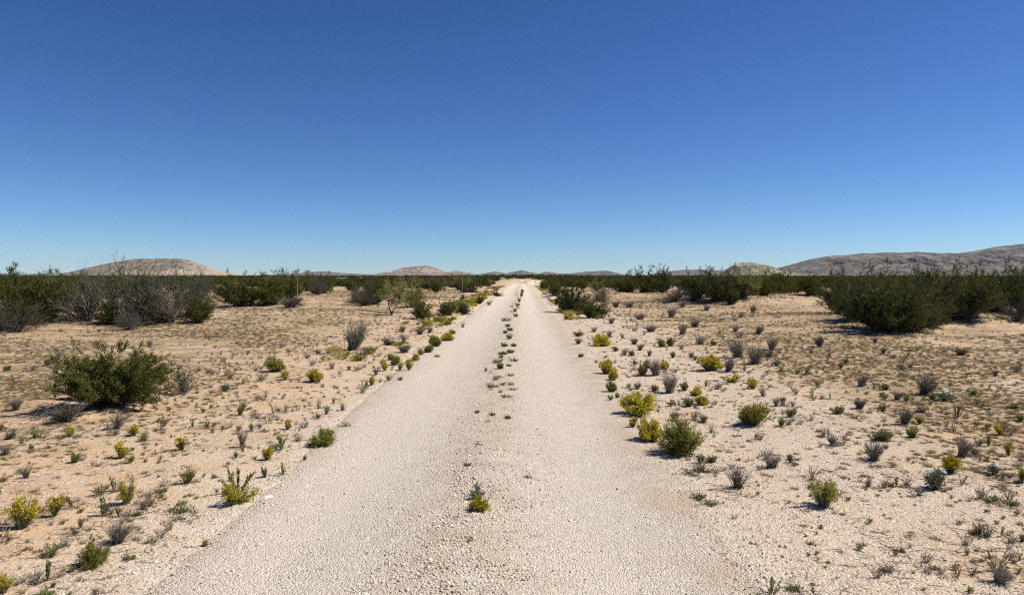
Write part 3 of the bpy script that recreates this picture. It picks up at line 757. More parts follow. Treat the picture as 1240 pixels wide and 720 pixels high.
def build_library():
    m = M
    L_ = []
    for i in range(6):
        b, f = gen_shrub(100 + i, 1.75, 1.25, 14 + i, 110, 10, 23, 0.048, 0.028, 0.40, 0.13, 0.014, 0.22, 4, 0.32, 0.026, 0.6, 0.5, (0.06, 0.16), 0.025)
        L_.append(var(1.75, 1.25, ('branchwork', b, m['dark_branch']), ('foliage', f, m['creosote_leaf'])))
    lib('creosote', L_)
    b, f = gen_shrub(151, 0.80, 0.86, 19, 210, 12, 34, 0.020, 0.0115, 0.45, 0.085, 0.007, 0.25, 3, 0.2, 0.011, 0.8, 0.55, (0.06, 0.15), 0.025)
    lib('hero_creosote', [var(0.80, 0.86, ('branchwork', b, m['dark_branch']), ('foliage', f, m['bright_creosote_leaf']))])
    L_ = []
    for i in range(3):
        b, f = gen_shrub(160 + i, 2.1, 2.0, 22, 210, 12, 24, 0.050, 0.028, 0.42, 0.085, 0.022, 0.36, 5, 0.24, 0.026, 0.6, 0.62, (0.06, 0.15), 0.03)
        L_.append(var(2.1, 2.0, ('branchwork', b, m['grey_branch']), ('foliage', f, m['creosote_leaf'])))
    lib('big_creosote', L_)
    L_ = []
    for i in range(4):
        b, f = gen_shrub(180 + i, 1.6, 1.5, 10, 100, 9, 9, 0.05, 0.024, 0.40, 0.16, 0.017, 0.42, 6, 0.35, 0.03, 0.8, 0.4, (0.12, 0.34), 0.04)
        L_.append(var(1.6, 1.5, ('branchwork', b, m['grey_branch']), ('foliage', f, m['grey_leaf'])))
    lib('twiggy', L_)
    L_ = []
    for i in range(2):
        b, f = gen_shrub(200 + i, 0.42, 0.42, 7, 60, 10, 5, 0.02, 0.009, 0.35, 0.2, 0.004, 0.3, 8, 0.45, 0.01)
        L_.append(var(0.42, 0.42, ('branchwork', b, m['grey_branch']), ('foliage', f, m['grey_leaf'])))
    lib('sparse_shrub', L_)
    L_ = []
    for i in range(3):
        b, f = gen_shrub(220 + i, 1.5, 1.1, 9, 90, 9, 16, 0.055, 0.03, 0.3, 0.2, 0.014, 0.05, 5)
        L_.append(var(1.5, 1.1, ('branchwork', b, m['grey_branch']), ('foliage', f, m['mesquite_leaf'])))
    lib('pale_shrub', L_)
    L_ = []
    for i in range(4):
        s, f, bl = gen_dome(300 + i, 0.27, 0.22, 260, 12, 5, 0.015, 0.04, 1.45)
        L_.append(var(0.27, 0.22, ('stems', s, m['dome_stem']), ('foliage', f, m['dome_leaf']), ('blossom', bl, m['yellow_bloom'])))
    lib('yellow_dome', L_)
    L_ = []
    for i in range(3):
        s, f, bl = gen_dome(320 + i, 0.36, 0.30, 330, 9, 9, 0.014, 0.05, 1.35, uneven=0.25)
        L_.append(var(0.36, 0.30, ('stems', s, m['dome_stem']), ('foliage', f, m['dome_leaf']), ('blossom', bl, m['olive_bloom'])))
    lib('olive_dome', L_)
    L_ = []
    for i in range(2):
        s, f, bl = gen_dome(340 + i, 0.40, 0.32, 420, 6, 14, 0.013, 0.045, 1.6, uneven=0.22)
        L_.append(var(0.40, 0.32, ('stems', s, m['dome_stem']), ('foliage', f, m['dome_leaf']), ('blossom', bl, m['olive_bloom'])))
    lib('green_dome', L_)
    L_ = []
    for i in range(3):
        s, f, bl = gen_dome(360 + i, 0.42, 0.30, 150, 11, 6, 0.016, 0.05, 1.15, uneven=0.4, bloom_band=0.22)
        L_.append(var(0.42, 0.30, ('stems', s, m['dry_stem']), ('foliage', f, m['dome_leaf']), ('blossom', bl, m['yellow_bloom'])))
    lib('loose_yellow', L_)
    lib('loose_olive', [(a_, b_, [(nm, (lambda q: (q.materials.clear(), q.materials.append(m['olive_bloom']), q)[2])(me.copy()) if nm == 'blossom' else me) for nm, me in c_]) for a_, b_, c_ in L_])
    L_ = []
    for i in range(4):
        s, f, bl = gen_dome(380 + i, 0.18, 0.12, 46, 12, 9, 0.016, 0.035, 0.95, uneven=0.3, bloom_band=0.18)
        L_.append(var(0.18, 0.12, ('stems', s, m['dome_stem']), ('foliage', f, m['weed_leaf']), ('blossom', bl, m['yellow_bloom'])))
    lib('small_yellow', L_)
    L_ = []
    for i in range(7):
        s, f = gen_tuft(400 + i, 0.34, 0.24, 110 + 30 * i, 2, 0.8 + 0.06 * (i % 4), 0.003)
        L_.append(var(0.34, 0.24, ('stems', s, m['dry_stem'])))
    lib('grey_tuft', L_)
    L_ = []
    for i in range(3):
        s, f = gen_tuft(420 + i, 0.28, 0.20, 70, 3, 0.95, 0.0026)
        L_.append(var(0.28, 0.20, ('stems', s, m['grey_branch'])))
    lib('twig_tuft', L_)
    L_ = []
    for i in range(3):
        s, f = gen_tuft(440 + i, 0.22, 0.18, 80, 2, 0.95, 0.0018)
        L_.append(var(0.22, 0.18, ('stems', s, m['pink_dry'])))
    lib('pink_tuft', L_)
    L_ = []
    for i in range(3):
        s, f = gen_tuft(460 + i, 0.30, 0.26, 170, 2, 1.0, 0.0026, 0, 9, 0.026)
        L_.append(var(0.30, 0.26, ('stems', s, m['grey_branch']), ('foliage', f, m['sage_leaf'])))
    lib('sage_tuft', L_)
    L_ = []
    for i in range(9):
        s, f, bl = gen_spikes(480 + i, 0.16, 0.07 + 0.012 * (i % 4), 5 + 2 * i, 13, 0.036)
        L_.append(var(0.16, 0.09, ('stems', s, m['dome_stem']), ('foliage', f, m['weed_leaf'])))
    lib('spiky_weed', L_)
    L_ = []
    for i in range(2):
        s, f, bl = gen_spikes(500 + i, 0.30, 0.05, 3 + i, 46, 0.05, 0)
        L_.append(var(0.30, 0.05, ('stems', s, m['dome_stem']), ('foliage', f, m['weed_leaf'])))
    lib('stalk_weed', L_)
    L_ = []
    for i in range(2):
        s, f, bl = gen_spikes(510 + i, 0.34, 0.20, 8, 46, 0.05, 10)
        L_.append(var(0.34, 0.20, ('stems', s, m['dome_stem']), ('foliage', f, m['weed_leaf']), ('blossom', bl, m['yellow_bloom'])))
    lib('tall_spikes', L_)
    L_ = []
    for i in range(3):
        s, f = gen_tuft(520 + i, 0.13, 0.12, 34, 0, 1.1, 0.003, 0, 16, 0.034)
        L_.append(var(0.13, 0.12, ('stems', s, m['dome_stem']), ('foliage', f, m['blue_leaf'])))
    lib('blue_weed', L_)
    L_ = []
    for i in range(7):
        s, f = gen_tuft(540 + i, 0.13, 0.13, 14 + 9 * i, 0, 1.0 + 0.05 * i, 0.003, 0, 14, 0.034)
        L_.append(var(0.13, 0.13, ('stems', s, m['dome_stem']), ('foliage', f, m['weed_leaf'])))
    lib('leafy_weed', L_)
    L_ = []
    for i in range(3):
        s, f = gen_mat(560 + i, 0.035, 0.17)
        L_.append(var(0.035, 0.17, ('stems', s, m['grey_branch']), ('foliage', f, m['weed_leaf'])))
    lib('mat', L_)
    L_ = []
    for i in range(2):
        s, f, bl = gen_dome(580 + i, 0.16, 0.26, 150, 9, 9, 0.016, 0.04, 1.5, uneven=0.5)
        L_.append(var(0.16, 0.26, ('stems', s, m['dome_stem']), ('foliage', f, m['dome_leaf']), ('blossom', bl, m['yellow_bloom'])))
    lib('yellow_mat', L_)
    L_ = []
    for i in range(3):
        s, f, bl = gen_poppy(600 + i, 0.22, 0.19, 7)
        L_.append(var(0.22, 0.19, ('stems', s, m['dome_stem']), ('foliage', f, m['blue_leaf']), ('blossom', bl, m['white_petal'])))
    lib('poppy', L_)
    L_ = []
    for i in range(2):
        s, f, bl = gen_yucca(620 + i, 80, 0.7, 2.5)
        L_.append(var(2.5, 0.6, ('stalk', s, m['straw']), ('foliage', f, m['grey_leaf']), ('blossom', bl, m['straw'])))
    lib('yucca', L_)
    t_, b_, f_ = gen_leaning(640)
    lib('leaning_tree', [var(1.9, 1.2, ('trunk', t_, m['pale_trunk']), ('branchwork', b_, m['grey_branch']), ('crown', f_, m['mesquite_leaf']))])
    lib('dead_branch', [var(0.1, 0.3, ('twigs', gen_sticks(660 + i, 0.6, 16), m['dark_branch'])) for i in range(3)])
    lib('dead_snag', [var(1.2, 0.4, ('twigs', gen_tuft(670, 1.2, 0.4, 14, 4, 0.6, 0.012)[0], m['grey_branch']))])
    lib('white_stone', [var(0.6, 1.0, ('stone', gen_stone(680 + i, 0.4), m['white_stone'])) for i in range(5)])
    lib('dark_stone', [var(0.6, 1.0, ('stone', gen_stone(690 + i, 0.6), m['dark_stone'])) for i in range(2)])
build_library()

NAMES = {'creosote': ('creosote_bush', 'creosote bush', 'creosote bushes of the desert scrub'), 'hero_creosote': ('creosote_bush', 'creosote bush', 'creosote bushes of the desert scrub'),
         'big_creosote': ('creosote_bush', 'creosote bush', 'creosote bushes of the desert scrub'), 'twiggy': ('twiggy_shrub', 'shrub', 'half bare grey shrubs'),
         'sparse_shrub': ('twiggy_shrub', 'shrub', 'half bare grey shrubs'), 'pale_shrub': ('mesquite_shrub', 'shrub', 'pale green shrubs'),
         'yellow_dome': ('flowering_bush', 'flowering bush', 'yellow flowering bushes'), 'olive_dome': ('flowering_bush', 'flowering bush', 'yellow flowering bushes'),
         'green_dome': ('green_bush', 'bush', 'rounded green bushes'), 'loose_yellow': ('flowering_bush', 'flowering bush', 'yellow flowering bushes'),
         'loose_olive': ('flowering_bush', 'flowering bush', 'yellow flowering bushes'), 'small_yellow': ('yellow_wildflower', 'wildflower', 'small yellow wildflowers'), 'grey_tuft': ('dry_tuft', 'dry tuft', 'grey dry tufts'),
         'twig_tuft': ('dry_twig_clump', 'dry tuft', 'dead twig clumps'), 'pink_tuft': ('dry_grass_tuft', 'dry grass', 'dry reddish grass tufts'),
         'sage_tuft': ('sage_tuft', 'sage tuft', 'grey green sage tufts'), 'spiky_weed': ('spiky_weed', 'weed', 'small spiky green weeds'),
         'stalk_weed': ('stalk_weed', 'weed', 'upright green stalks'), 'tall_spikes': ('stalk_weed', 'weed', 'upright green stalks'), 'blue_weed': ('blue_green_weed', 'weed', 'blue green weeds'),
         'leafy_weed': ('leafy_weed', 'weed', 'low leafy weeds'), 'mat': ('mat_plant', 'ground plant', 'flat mat plants'), 'yellow_mat': ('flowering_bush', 'flowering bush', 'yellow flowering bushes'),
         'poppy': ('white_flower_plant', 'wildflower', 'white flowered plants'), 'yucca': ('yucca', 'yucca', 'yuccas with tall flower stalks'),
         'leaning_tree': ('mesquite_tree', 'tree', None), 'dead_branch': ('dead_branch', 'dead branch', 'dead twigs lying on the ground'), 'dead_snag': ('dead_snag', 'dead shrub', None),
         'white_stone': ('white_stone', 'stone', 'white stones'), 'dark_stone': ('dark_stone', 'stone', 'dark stones')}
DESC = {'creosote': 'dark green creosote bush', 'hero_creosote': 'dark green creosote bush', 'big_creosote': 'big dark creosote bush', 'twiggy': 'grey half bare twiggy shrub', 'sparse_shrub': 'sparse grey twiggy shrub',
        'pale_shrub': 'pale green shrub', 'yellow_dome': 'round yellow flowering bush', 'olive_dome': 'olive dome bush', 'green_dome': 'round green bush', 'loose_yellow': 'loose yellowish bush',
        'small_yellow': 'small yellow wildflower', 'grey_tuft': 'grey dry stem tuft', 'twig_tuft': 'bare brown twig clump', 'pink_tuft': 'dry reddish grass tuft', 'sage_tuft': 'grey green sage tuft',
        'spiky_weed': 'small spiky green weed', 'stalk_weed': 'single upright green stalk', 'tall_spikes': 'tall yellow tipped spikes', 'blue_weed': 'pale blue green weed', 'leafy_weed': 'low leafy green weed',
        'mat': 'flat green mat plant', 'yellow_mat': 'spreading yellow mat', 'poppy': 'white flowered plant', 'yucca': 'yucca with a tall pale stalk', 'leaning_tree': 'leaning pale trunked tree',
        'dead_branch': 'fallen dead twigs', 'dead_snag': 'tall bare snag', 'white_stone': 'white flat stone', 'dark_stone': 'dark stone'}
counter = {}
PLACED = []          # (root, kind, x, y, label or None)
prng = random.Random(4)

def place_at(kind, x, y, H, R, label=None, variant=None, rz=None, ry=None, sink=0.0, name=None, landmark=None):
    vs = LIB[kind]
    c = counter.get(kind, 0); counter[kind] = c + 1
    h0, r0, parts = vs[(c if variant is None else variant) % len(vs)]
    nm, cat, grp = NAMES[kind]
    z = ground_z(x, y)
    sc = (R / r0, (ry or R) / r0, H / h0)
    a = prng.uniform(0, 6.28) if rz is None else rz
    if len(parts) == 1:
        root = link(nm, parts[0][1])
    else:
        root = bpy.data.objects.new(nm, None); COL.objects.link(root)
        root.empty_display_size = 0.1
        for pn, me in parts:
            o = link(pn, me, root)
            if pn in ('branchwork', 'foliage', 'blossom', 'stems', 'crown'): o['kind'] = 'stuff'
    root.location = (x, y, z - sink)
    tl_ = 0.0 if 'stone' in kind or 'dead' in kind or kind in ('yucca', 'leaning_tree') else 0.13
    root.rotation_euler = (prng.gauss(0, tl_), prng.gauss(0, tl_), a)
    root.scale = sc
    root['category'] = cat
    if grp: root['group'] = grp
    PLACED.append([root, kind, x, y, label, landmark])
    return root

def P(kind, px, py, hpx, wpx, label=None, lm=None, **kw):
    p = at(px, py)
    d = p.y * CY + (-p.x) * SY
    k = d / F
    x, y = p.x, p.y
    R = wpx * k / 2
    # the pixel is the front of the foot: step back a little into the plant
    back = min(R * 0.35, 0.5)
    q = math.hypot(x, y); x += x / q * back; y += y / q * back
    H = max(hpx * k, 0.012)
    if kind in ('yellow_dome', 'olive_dome', 'green_dome', 'small_yellow', 'loose_yellow', 'loose_olive', 'yellow_mat'): R *= 1.17; H *= 1.06
    if kind in ('creosote', 'big_creosote', 'twiggy', 'pale_shrub', 'hero_creosote'): R *= 1.1
    return place_at(kind, x, y, H, R, label, landmark=lm, **kw)

# ------------------------------------------------------------------ the plants the photograph shows: kind, foot pixel, height, width
def plants():
    # --- big shrubs, left
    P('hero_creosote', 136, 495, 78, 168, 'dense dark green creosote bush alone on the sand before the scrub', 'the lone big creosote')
    P('sparse_shrub', 222, 477, 32, 52, 'sparse grey twiggy shrub touching the lone big creosote')
    P('sage_tuft', 82, 512, 26, 58, 'wide grey green sage tuft at the foot of the lone big creosote')
    P('creosote', 22, 398, 70, 95, 'tall dark creosote bush at the left end of the scrub'); P('twiggy', 18, 403, 40, 80, 'low grey brush heap at the left end of the scrub')
    P('creosote', 62, 388, 58, 70)
    P('twiggy', 105, 391, 58, 95, 'wide grey shrub leaning on a sand mound below the pale mesa')
    P('twiggy', 155, 393, 72, 95, 'tallest grey twiggy shrub on the sand mound below the pale mesa', 'the tall grey twiggy shrub')
    P('twiggy', 203, 392, 66, 90); P('twiggy', 232, 384, 54, 70)
    P('creosote', 130, 394, 32, 30); P('creosote', 238, 392, 34, 42, 'small green creosote bush at the end of the grey twiggy row')
    P('twiggy', 160, 400, 25, 40)
    P('creosote', 292, 372, 42, 62); P('creosote', 322, 370, 42, 58); P('creosote', 347, 362, 34, 40); P('sage_tuft', 352, 373, 16, 36); P('twiggy', 385, 357, 22, 26); P('creosote', 372, 352, 22, 36)
    P('yucca', 360, 372, 45, 22, 'yucca with a tall pale stalk before the dark scrub left of the road')
    P('leaning_tree', 474, 382, 42, 42, 'small leaning tree with pale trunk and yellow green crown', 'the leaning tree', rz=0.1)
    P('creosote', 455, 368, 27, 50); P('twiggy', 440, 370, 22, 40); P('twiggy', 432, 366, 22, 26); P('pale_shrub', 500, 372, 30, 34)
    P('creosote', 512, 387, 26, 34, 'dense round dark bush near the leaning tree'); P('creosote', 545, 382, 20, 34, 'low dark bush close to the left road edge'); P('creosote', 562, 381, 16, 20)
    P('yucca', 560, 364, 30, 10, 'brown yucca stalk behind the low dark bush left of the road'); P('yucca', 468, 354, 16, 10)
    P('creosote', 581, 368, 11, 12, variant=2); P('creosote', 602, 359, 7, 15); P('leafy_weed', 592, 370, 7, 10); P('yucca', 503, 350, 14, 8); P('yucca', 520, 352, 14, 7); P('yucca', 538, 352, 16, 7); P('yucca', 582, 349, 12, 6); P('yucca', 591, 348, 12, 6)
    # --- big shrubs, right
    P('creosote', 689, 378, 38, 50, 'broad dark creosote bush bulging at the right road edge', 'the dark bush, right road edge'); P('creosote', 713, 385, 26, 44, 'lower dark bush in front of the broad one at the right road edge')
    P('creosote', 672, 358, 22, 26); P('creosote', 661, 350, 13, 18); P('twiggy', 732, 366, 22, 34); P('pale_shrub', 722, 352, 14, 20)
    P('creosote', 752, 353, 24, 38); P('creosote', 778, 354, 28, 44); P('creosote', 802, 354, 32, 42, 'tallest dark creosote in the row right of the road'); P('creosote', 726, 349, 18, 26)
    P('creosote', 845, 362, 36, 46); P('big_creosote', 870, 364, 42, 62, 'wide dark creosote bush below the small tan hill'); P('pale_shrub', 900, 362, 38, 46, 'yellowish green shrub rising before the small tan hill'); P('creosote', 922, 358, 32, 44); P('creosote', 948, 355, 26, 36); P('creosote', 980, 358, 26, 44)
    P('creosote', 884, 368, 18, 22); P('twiggy', 816, 366, 16, 44)
    P('twiggy', 838, 365, 14, 20)
    P('big_creosote', 1072, 403, 80, 132, 'largest dark creosote bush casting a long shadow on the right', 'the largest creosote'); P('big_creosote', 1020, 380, 58, 80); P('big_creosote', 1130, 384, 66, 100); P('big_creosote', 1108, 395, 64, 96); P('big_creosote', 1168, 388, 58, 96); P('creosote', 1030, 388, 50, 66)
    P('creosote', 1205, 378, 60, 70); P('big_creosote', 1245, 380, 56, 90); P('twiggy', 1118, 388, 40, 60, 'grey bare shrub tangled in front of the big creosotes'); P('twiggy', 1232, 390, 36, 44); P('twiggy', 1262, 384, 50, 60)
    P('twiggy', 1088, 402, 30, 40); P('creosote', 980, 352, 12, 20); P('dead_snag', 1131, 372, 66, 24, 'tall thin bare snag standing above the right scrub'); P('dead_branch', 1205, 388, 10, 34)
    # --- left flat
    P('sage_tuft', 427, 424, 34, 38, 'dark grey green tuft on the left flat', 'the dark tuft, left flat'); P('grey_tuft', 437, 408, 22, 20); P('sage_tuft', 447, 428, 10, 30)
    P('olive_dome', 333, 450, 20, 36, 'low olive dome bush on the left flat', 'the low olive dome')
    P('yellow_dome', 380, 463, 17, 21, 'small round yellow dome bush on the left flat', 'the small yellow dome'); P('small_yellow', 346, 460, 12, 18)
    P('pink_tuft', 402, 447, 12, 15); P('twig_tuft', 385, 429, 8, 14); P('spiky_weed', 272, 474, 9, 8); P('pink_tuft', 278, 459, 15, 18); P('spiky_weed', 294, 465, 11, 12); P('spiky_weed', 313, 462, 9, 7); P('leafy_weed', 422, 448, 6, 7)
    # verge chain on the left
    P('spiky_weed', 439, 476, 15, 12); P('small_yellow', 449, 467, 15, 14); P('spiky_weed', 443, 470, 12, 8); P('spiky_weed', 456, 454, 13, 10); P('small_yellow', 466, 449, 17, 15); P('olive_dome', 478, 442, 14, 20); P('small_yellow', 484, 448, 10, 10)
    P('spiky_weed', 471, 461, 9, 10); P('small_yellow', 495, 449, 16, 13); P('yellow_dome', 503, 437, 11, 13); P('olive_dome', 519, 427, 14, 17, 'round olive bush on the left road verge'); P('olive_dome', 528, 420, 17, 22); P('yellow_dome', 541, 413, 11, 16)
    P('yellow_mat', 529, 433, 5, 11); P('sage_tuft', 490, 427, 12, 26); P('sage_tuft', 470, 418, 9, 22); P('grey_tuft', 489, 415, 12, 12); P('grey_tuft', 487, 402, 10, 12); P('sage_tuft', 509, 405, 10, 18); P('leafy_weed', 485, 461, 6, 9); P('spiky_weed', 510, 430, 10, 12)
    P('olive_dome', 474, 436, 10, 14); P('olive_dome', 548, 405, 8, 12); P('grey_tuft', 520, 403, 9, 12); P('twig_tuft', 560, 397, 8, 8)
    # --- left middle: spiky weeds and small yellows
    for a in [('spiky_weed', 290, 503, 21, 13), ('spiky_weed', 332, 501, 19, 12), ('spiky_weed', 327, 510, 11, 11), ('twig_tuft', 345, 498, 12, 7), ('spiky_weed', 361, 497, 11, 8), ('spiky_weed', 386, 494, 13, 6),
              ('spiky_weed', 395, 502, 11, 12), ('stalk_weed', 415, 497, 13, 6), ('spiky_weed', 404, 488, 9, 6), ('blue_weed', 385, 507, 7, 8), ('spiky_weed', 249, 518, 11, 9), ('spiky_weed', 269, 520, 7, 6), ('spiky_weed', 305, 522, 11, 10),
              ('small_yellow', 348, 520, 13, 14), ('spiky_weed', 370, 517, 9, 9), ('spiky_weed', 359, 533, 13, 9), ('stalk_weed', 340, 545, 23, 13), ('small_yellow', 323, 557, 21, 21), ('blue_weed', 321, 578, 15, 9), ('spiky_weed', 342, 575, 18, 14),
              ('leafy_weed', 369, 557, 6, 6), ('leafy_weed', 286, 554, 8, 7), ('twig_tuft', 294, 541, 28, 20), ('mat', 421, 518, 3, 24), ('pink_tuft', 312, 507, 10, 18), ('blue_weed', 272, 474, 10, 12), ('pink_tuft', 312, 484, 8, 14),
              ('spiky_weed', 195, 521, 18, 10), ('spiky_weed', 233, 517, 10, 7), ('spiky_weed', 246, 500, 9, 8), ('small_yellow', 163, 527, 15, 20), ('spiky_weed', 176, 534, 12, 13), ('small_yellow', 221, 545, 17, 18), ('small_yellow', 147, 555, 22, 26),
              ('small_yellow', 84, 529, 14, 17), ('spiky_weed', 43, 530, 16, 11), ('leafy_weed', 91, 560, 14, 13), ('blue_weed', 37, 545, 8, 9), ('blue_weed', 12, 532, 11, 14), ('twig_tuft', 8, 551, 16, 22), ('twig_tuft', 33, 579, 18, 20), ('small_yellow', 2, 522, 10, 10),
              ('spiky_weed', 227, 586, 17, 24), ('twig_tuft', 141, 520, 25, 26), ('grey_tuft', 19, 497, 17, 22), ('spiky_weed', 14, 471, 12, 8), ('stalk_weed', 18, 463, 9, 6), ('grey_tuft', 58, 443, 12, 12), ('grey_tuft', 40, 449, 8, 10), ('leafy_weed', 10, 449, 8, 10), ('grey_tuft', 181, 419, 10, 13), ('grey_tuft', 71, 435, 12, 11),
              ('spiky_weed', 60, 469, 8, 8), ('pink_tuft', 275, 455, 9, 14), ('spiky_weed', 255, 487, 8, 7), ('pink_tuft', 252, 452, 8, 12), ('grey_tuft', 325, 437, 7, 10), ('stalk_weed', 60, 473, 10, 6)]: P(*a)
    # --- left foreground
    P('loose_yellow', 26, 642, 58, 56, 'tall loose bush with yellow tips at the picture edge, lower left', 'the tall loose yellow bush')
    P('small_yellow', 66, 626, 26, 24); P('stalk_weed', 88, 614, 20, 8); P('loose_yellow', 77, 612, 18, 14); P('spiky_weed', 122, 600, 15, 17); P('loose_yellow', 154, 611, 44, 34, 'upright yellow wildflower bush with dark stems on the left sand', 'the upright yellow bush'); P('spiky_weed', 138, 594, 20, 13)
    P('stalk_weed', 125, 624, 27, 10); P('stalk_weed', 144, 626, 18, 7); P('spiky_weed', 98, 639, 15, 11); P('stalk_weed', 91, 648, 12, 5)
    P('green_dome', 113, 685, 30, 38, 'dark green bush with yellow flecks before the grey twig ball'); P('stalk_weed', 108, 672, 28, 10); P('grey_tuft', 144, 659, 30, 44, 'grey ball of dry twigs in the lower left', 'the grey twig ball')
    P('leafy_weed', 64, 673, 15, 27); P('stalk_weed', 57, 703, 36, 8, 'tall single green stalk bending up in the lower left'); P('dead_branch', 26, 672, 10, 26); P('mat', 217, 622, 8, 38); P('mat', 183, 658, 5, 24); P('mat', 222, 629, 3, 14); P('mat', 165, 625, 6, 18); P('loose_yellow', 4, 719, 36, 30, 'yellow tipped bush cut by the lower left picture corner')
    P('leafy_weed', 87, 693, 8, 12); P('twig_tuft', 180, 609, 20, 14); P('mat', 195, 597, 5, 22); P('small_yellow', 249, 661, 8, 12); P('mat', 158, 678, 6, 22); P('leafy_weed', 115, 718, 6, 9); P('blue_weed', 64, 711, 7, 8); P('spiky_weed', 9, 655, 8, 9); P('dead_branch', 120, 702, 5, 30); P('twig_tuft', 16, 617, 12, 10)
    P('yellow_mat', 284, 612, 30, 46, 'spreading yellow green mat at the left road edge', 'the yellow mat'); P('tall_spikes', 288, 598, 36, 42, 'tall dark spikes with yellow tips rising behind the yellow mat')
    P('green_dome', 390, 541, 24, 37, 'low dense green dome bush at the left gravel edge', 'the low green dome')
    P('white_stone', 323, 604, 5, 22, 'long white stone lying at the left gravel edge')
    # --- middle strip
    P('yellow_mat', 578, 621, 26, 38, 'dark yellow green weed clump growing in the middle of the road', 'the weed clump in mid road'); P('blue_weed', 576, 606, 16, 22, 'dark blue green weed behind the clump in mid road'); P('spiky_weed', 569, 657, 9, 9); P('stalk_weed', 578, 600, 22, 7)
    for a in [('leafy_weed', 617, 411, 8, 8), ('leafy_weed', 622, 420, 5, 8), ('olive_dome', 610, 430, 6, 13), ('leafy_weed', 607, 434, 5, 6), ('olive_dome', 606, 447, 11, 11), ('spiky_weed', 588, 450, 6, 5), ('spiky_weed', 595, 452, 5, 6), ('mat', 621, 438, 4, 12), ('leafy_weed', 616, 444, 4, 6), ('mat', 618, 456, 4, 11),
              ('leafy_weed', 609, 467, 5, 10), ('mat', 619, 467, 4, 10), ('spiky_weed', 594, 473, 7, 9), ('leafy_weed', 606, 476, 5, 6), ('mat', 621, 473, 3, 11), ('leafy_weed', 596, 504, 6, 9), ('leafy_weed', 578, 501, 5, 7), ('leafy_weed', 615, 508, 6, 9), ('mat', 604, 458, 3, 14), ('leafy_weed', 612, 404, 5, 6),
              ('leafy_weed', 615, 396, 5, 6), ('mat', 614, 389, 4, 12), ('leafy_weed', 627, 372, 6, 5), ('leafy_weed', 629, 366, 7, 5), ('leafy_weed', 624, 378, 6, 5), ('leafy_weed', 631, 360, 8, 4), ('olive_dome', 628, 370, 4, 5), ('leafy_weed', 632, 355, 6, 4), ('leafy_weed', 611, 420, 6, 9), ('mat', 603, 440, 5, 14), ('leafy_weed', 618, 428, 6, 9), ('leafy_weed', 600, 461, 6, 10), ('mat', 612, 482, 4, 16), ('leafy_weed', 625, 384, 6, 7), ('leafy_weed', 617, 401, 6, 9), ('mat', 598, 470, 5, 16), ('spiky_weed', 590, 512, 6, 7), ('leafy_weed', 566, 565, 5, 10), ('mat', 640, 580, 4, 12)]: P(a[0], a[1], a[2], a[3] * 0.95, a[4] * 1.25)
    P('dead_branch', 571, 542, 7, 30, 'dead twig lying in the middle of the road'); P('dead_branch', 578, 538, 5, 14); P('dark_stone', 651, 521, 3, 5, 'small dark stone on the right wheel track'); P('dark_stone', 578, 690, 9, 5, 'dark upright stone among the gravel in mid road'); P('dark_stone', 565, 687, 3, 8, 'flat dark stone among the gravel in mid road')
    for a in [(528, 625, 5, 7), (551, 630, 5, 7), (603, 631, 4, 8), (591, 641, 5, 8), (610, 647, 5, 9), (571, 645, 4, 7), (612, 709, 5, 8), (553, 650, 4, 6), (640, 690, 4, 6), (508, 706, 6, 14), (497, 710, 4, 7), (600, 525, 3, 5), (607, 531, 3, 4), (735, 658, 4, 7), (1125, 614, 4, 8), (1068, 616, 5, 7), (1063, 640, 4, 7), (1187, 596, 3, 9), (1040, 690, 3, 6), (975, 612, 4, 5), (780, 566, 3, 5), (919, 601, 4, 7), (895, 652, 3, 8), (886, 643, 3, 9), (110, 665, 4, 4), (250, 635, 3, 4), (189, 680, 5, 8), (256, 645, 4, 7), (108, 505, 4, 5)]:
        P('white_stone', a[0], a[1], a[2] * 0.8, a[3] * 0.75)
    # --- right verge
    P('yellow_dome', 728, 419, 14, 29, 'flat topped yellow bush highest up the right verge'); P('yellow_dome', 733, 453, 20, 20); P('yellow_dome', 741, 460, 15, 17); P('olive_dome', 740, 475, 16, 19, 'yellow green bush at the foot of the right verge chain'); P('yellow_dome', 772, 503, 28, 44, 'wide yellow dome bush at the right road edge', 'the wide yellow dome')
    P('olive_dome', 784, 446, 14, 14); P('grey_tuft', 794, 455, 23, 24); P('leafy_weed', 777, 455, 16, 16); P('grey_tuft', 811, 476, 27, 27, 'dense grey spiky tuft among the yellow bushes right of the road', 'the grey spiky tuft'); P('yellow_dome', 806, 447, 11, 14); P('olive_dome', 800, 420, 14, 16); P('olive_dome', 812, 419, 12, 14)
    P('yellow_dome', 858, 449, 21, 33, 'bright yellow dome bush beside the big grey brush', 'the dome by the grey brush'); P('grey_tuft', 882, 450, 20, 18); P('yellow_mat', 887, 463, 11, 22); P('small_yellow', 911, 471, 15, 22); P('yellow_dome', 841, 479, 12, 19); P('leafy_weed', 829, 473, 12, 14); P('yellow_dome', 848, 490, 12, 17); P('leafy_weed', 834, 492, 12, 14); P('leafy_weed', 813, 492, 9, 16)
    P('grey_tuft', 848, 417, 13, 24); P('grey_tuft', 894, 433, 27, 34, 'big grey brush clump right of the bright yellow dome', 'the big grey brush'); P('grey_tuft', 913, 441, 27, 34, 'big grey brush clump at the right end of the pair'); P('olive_dome', 865, 418, 8, 14)
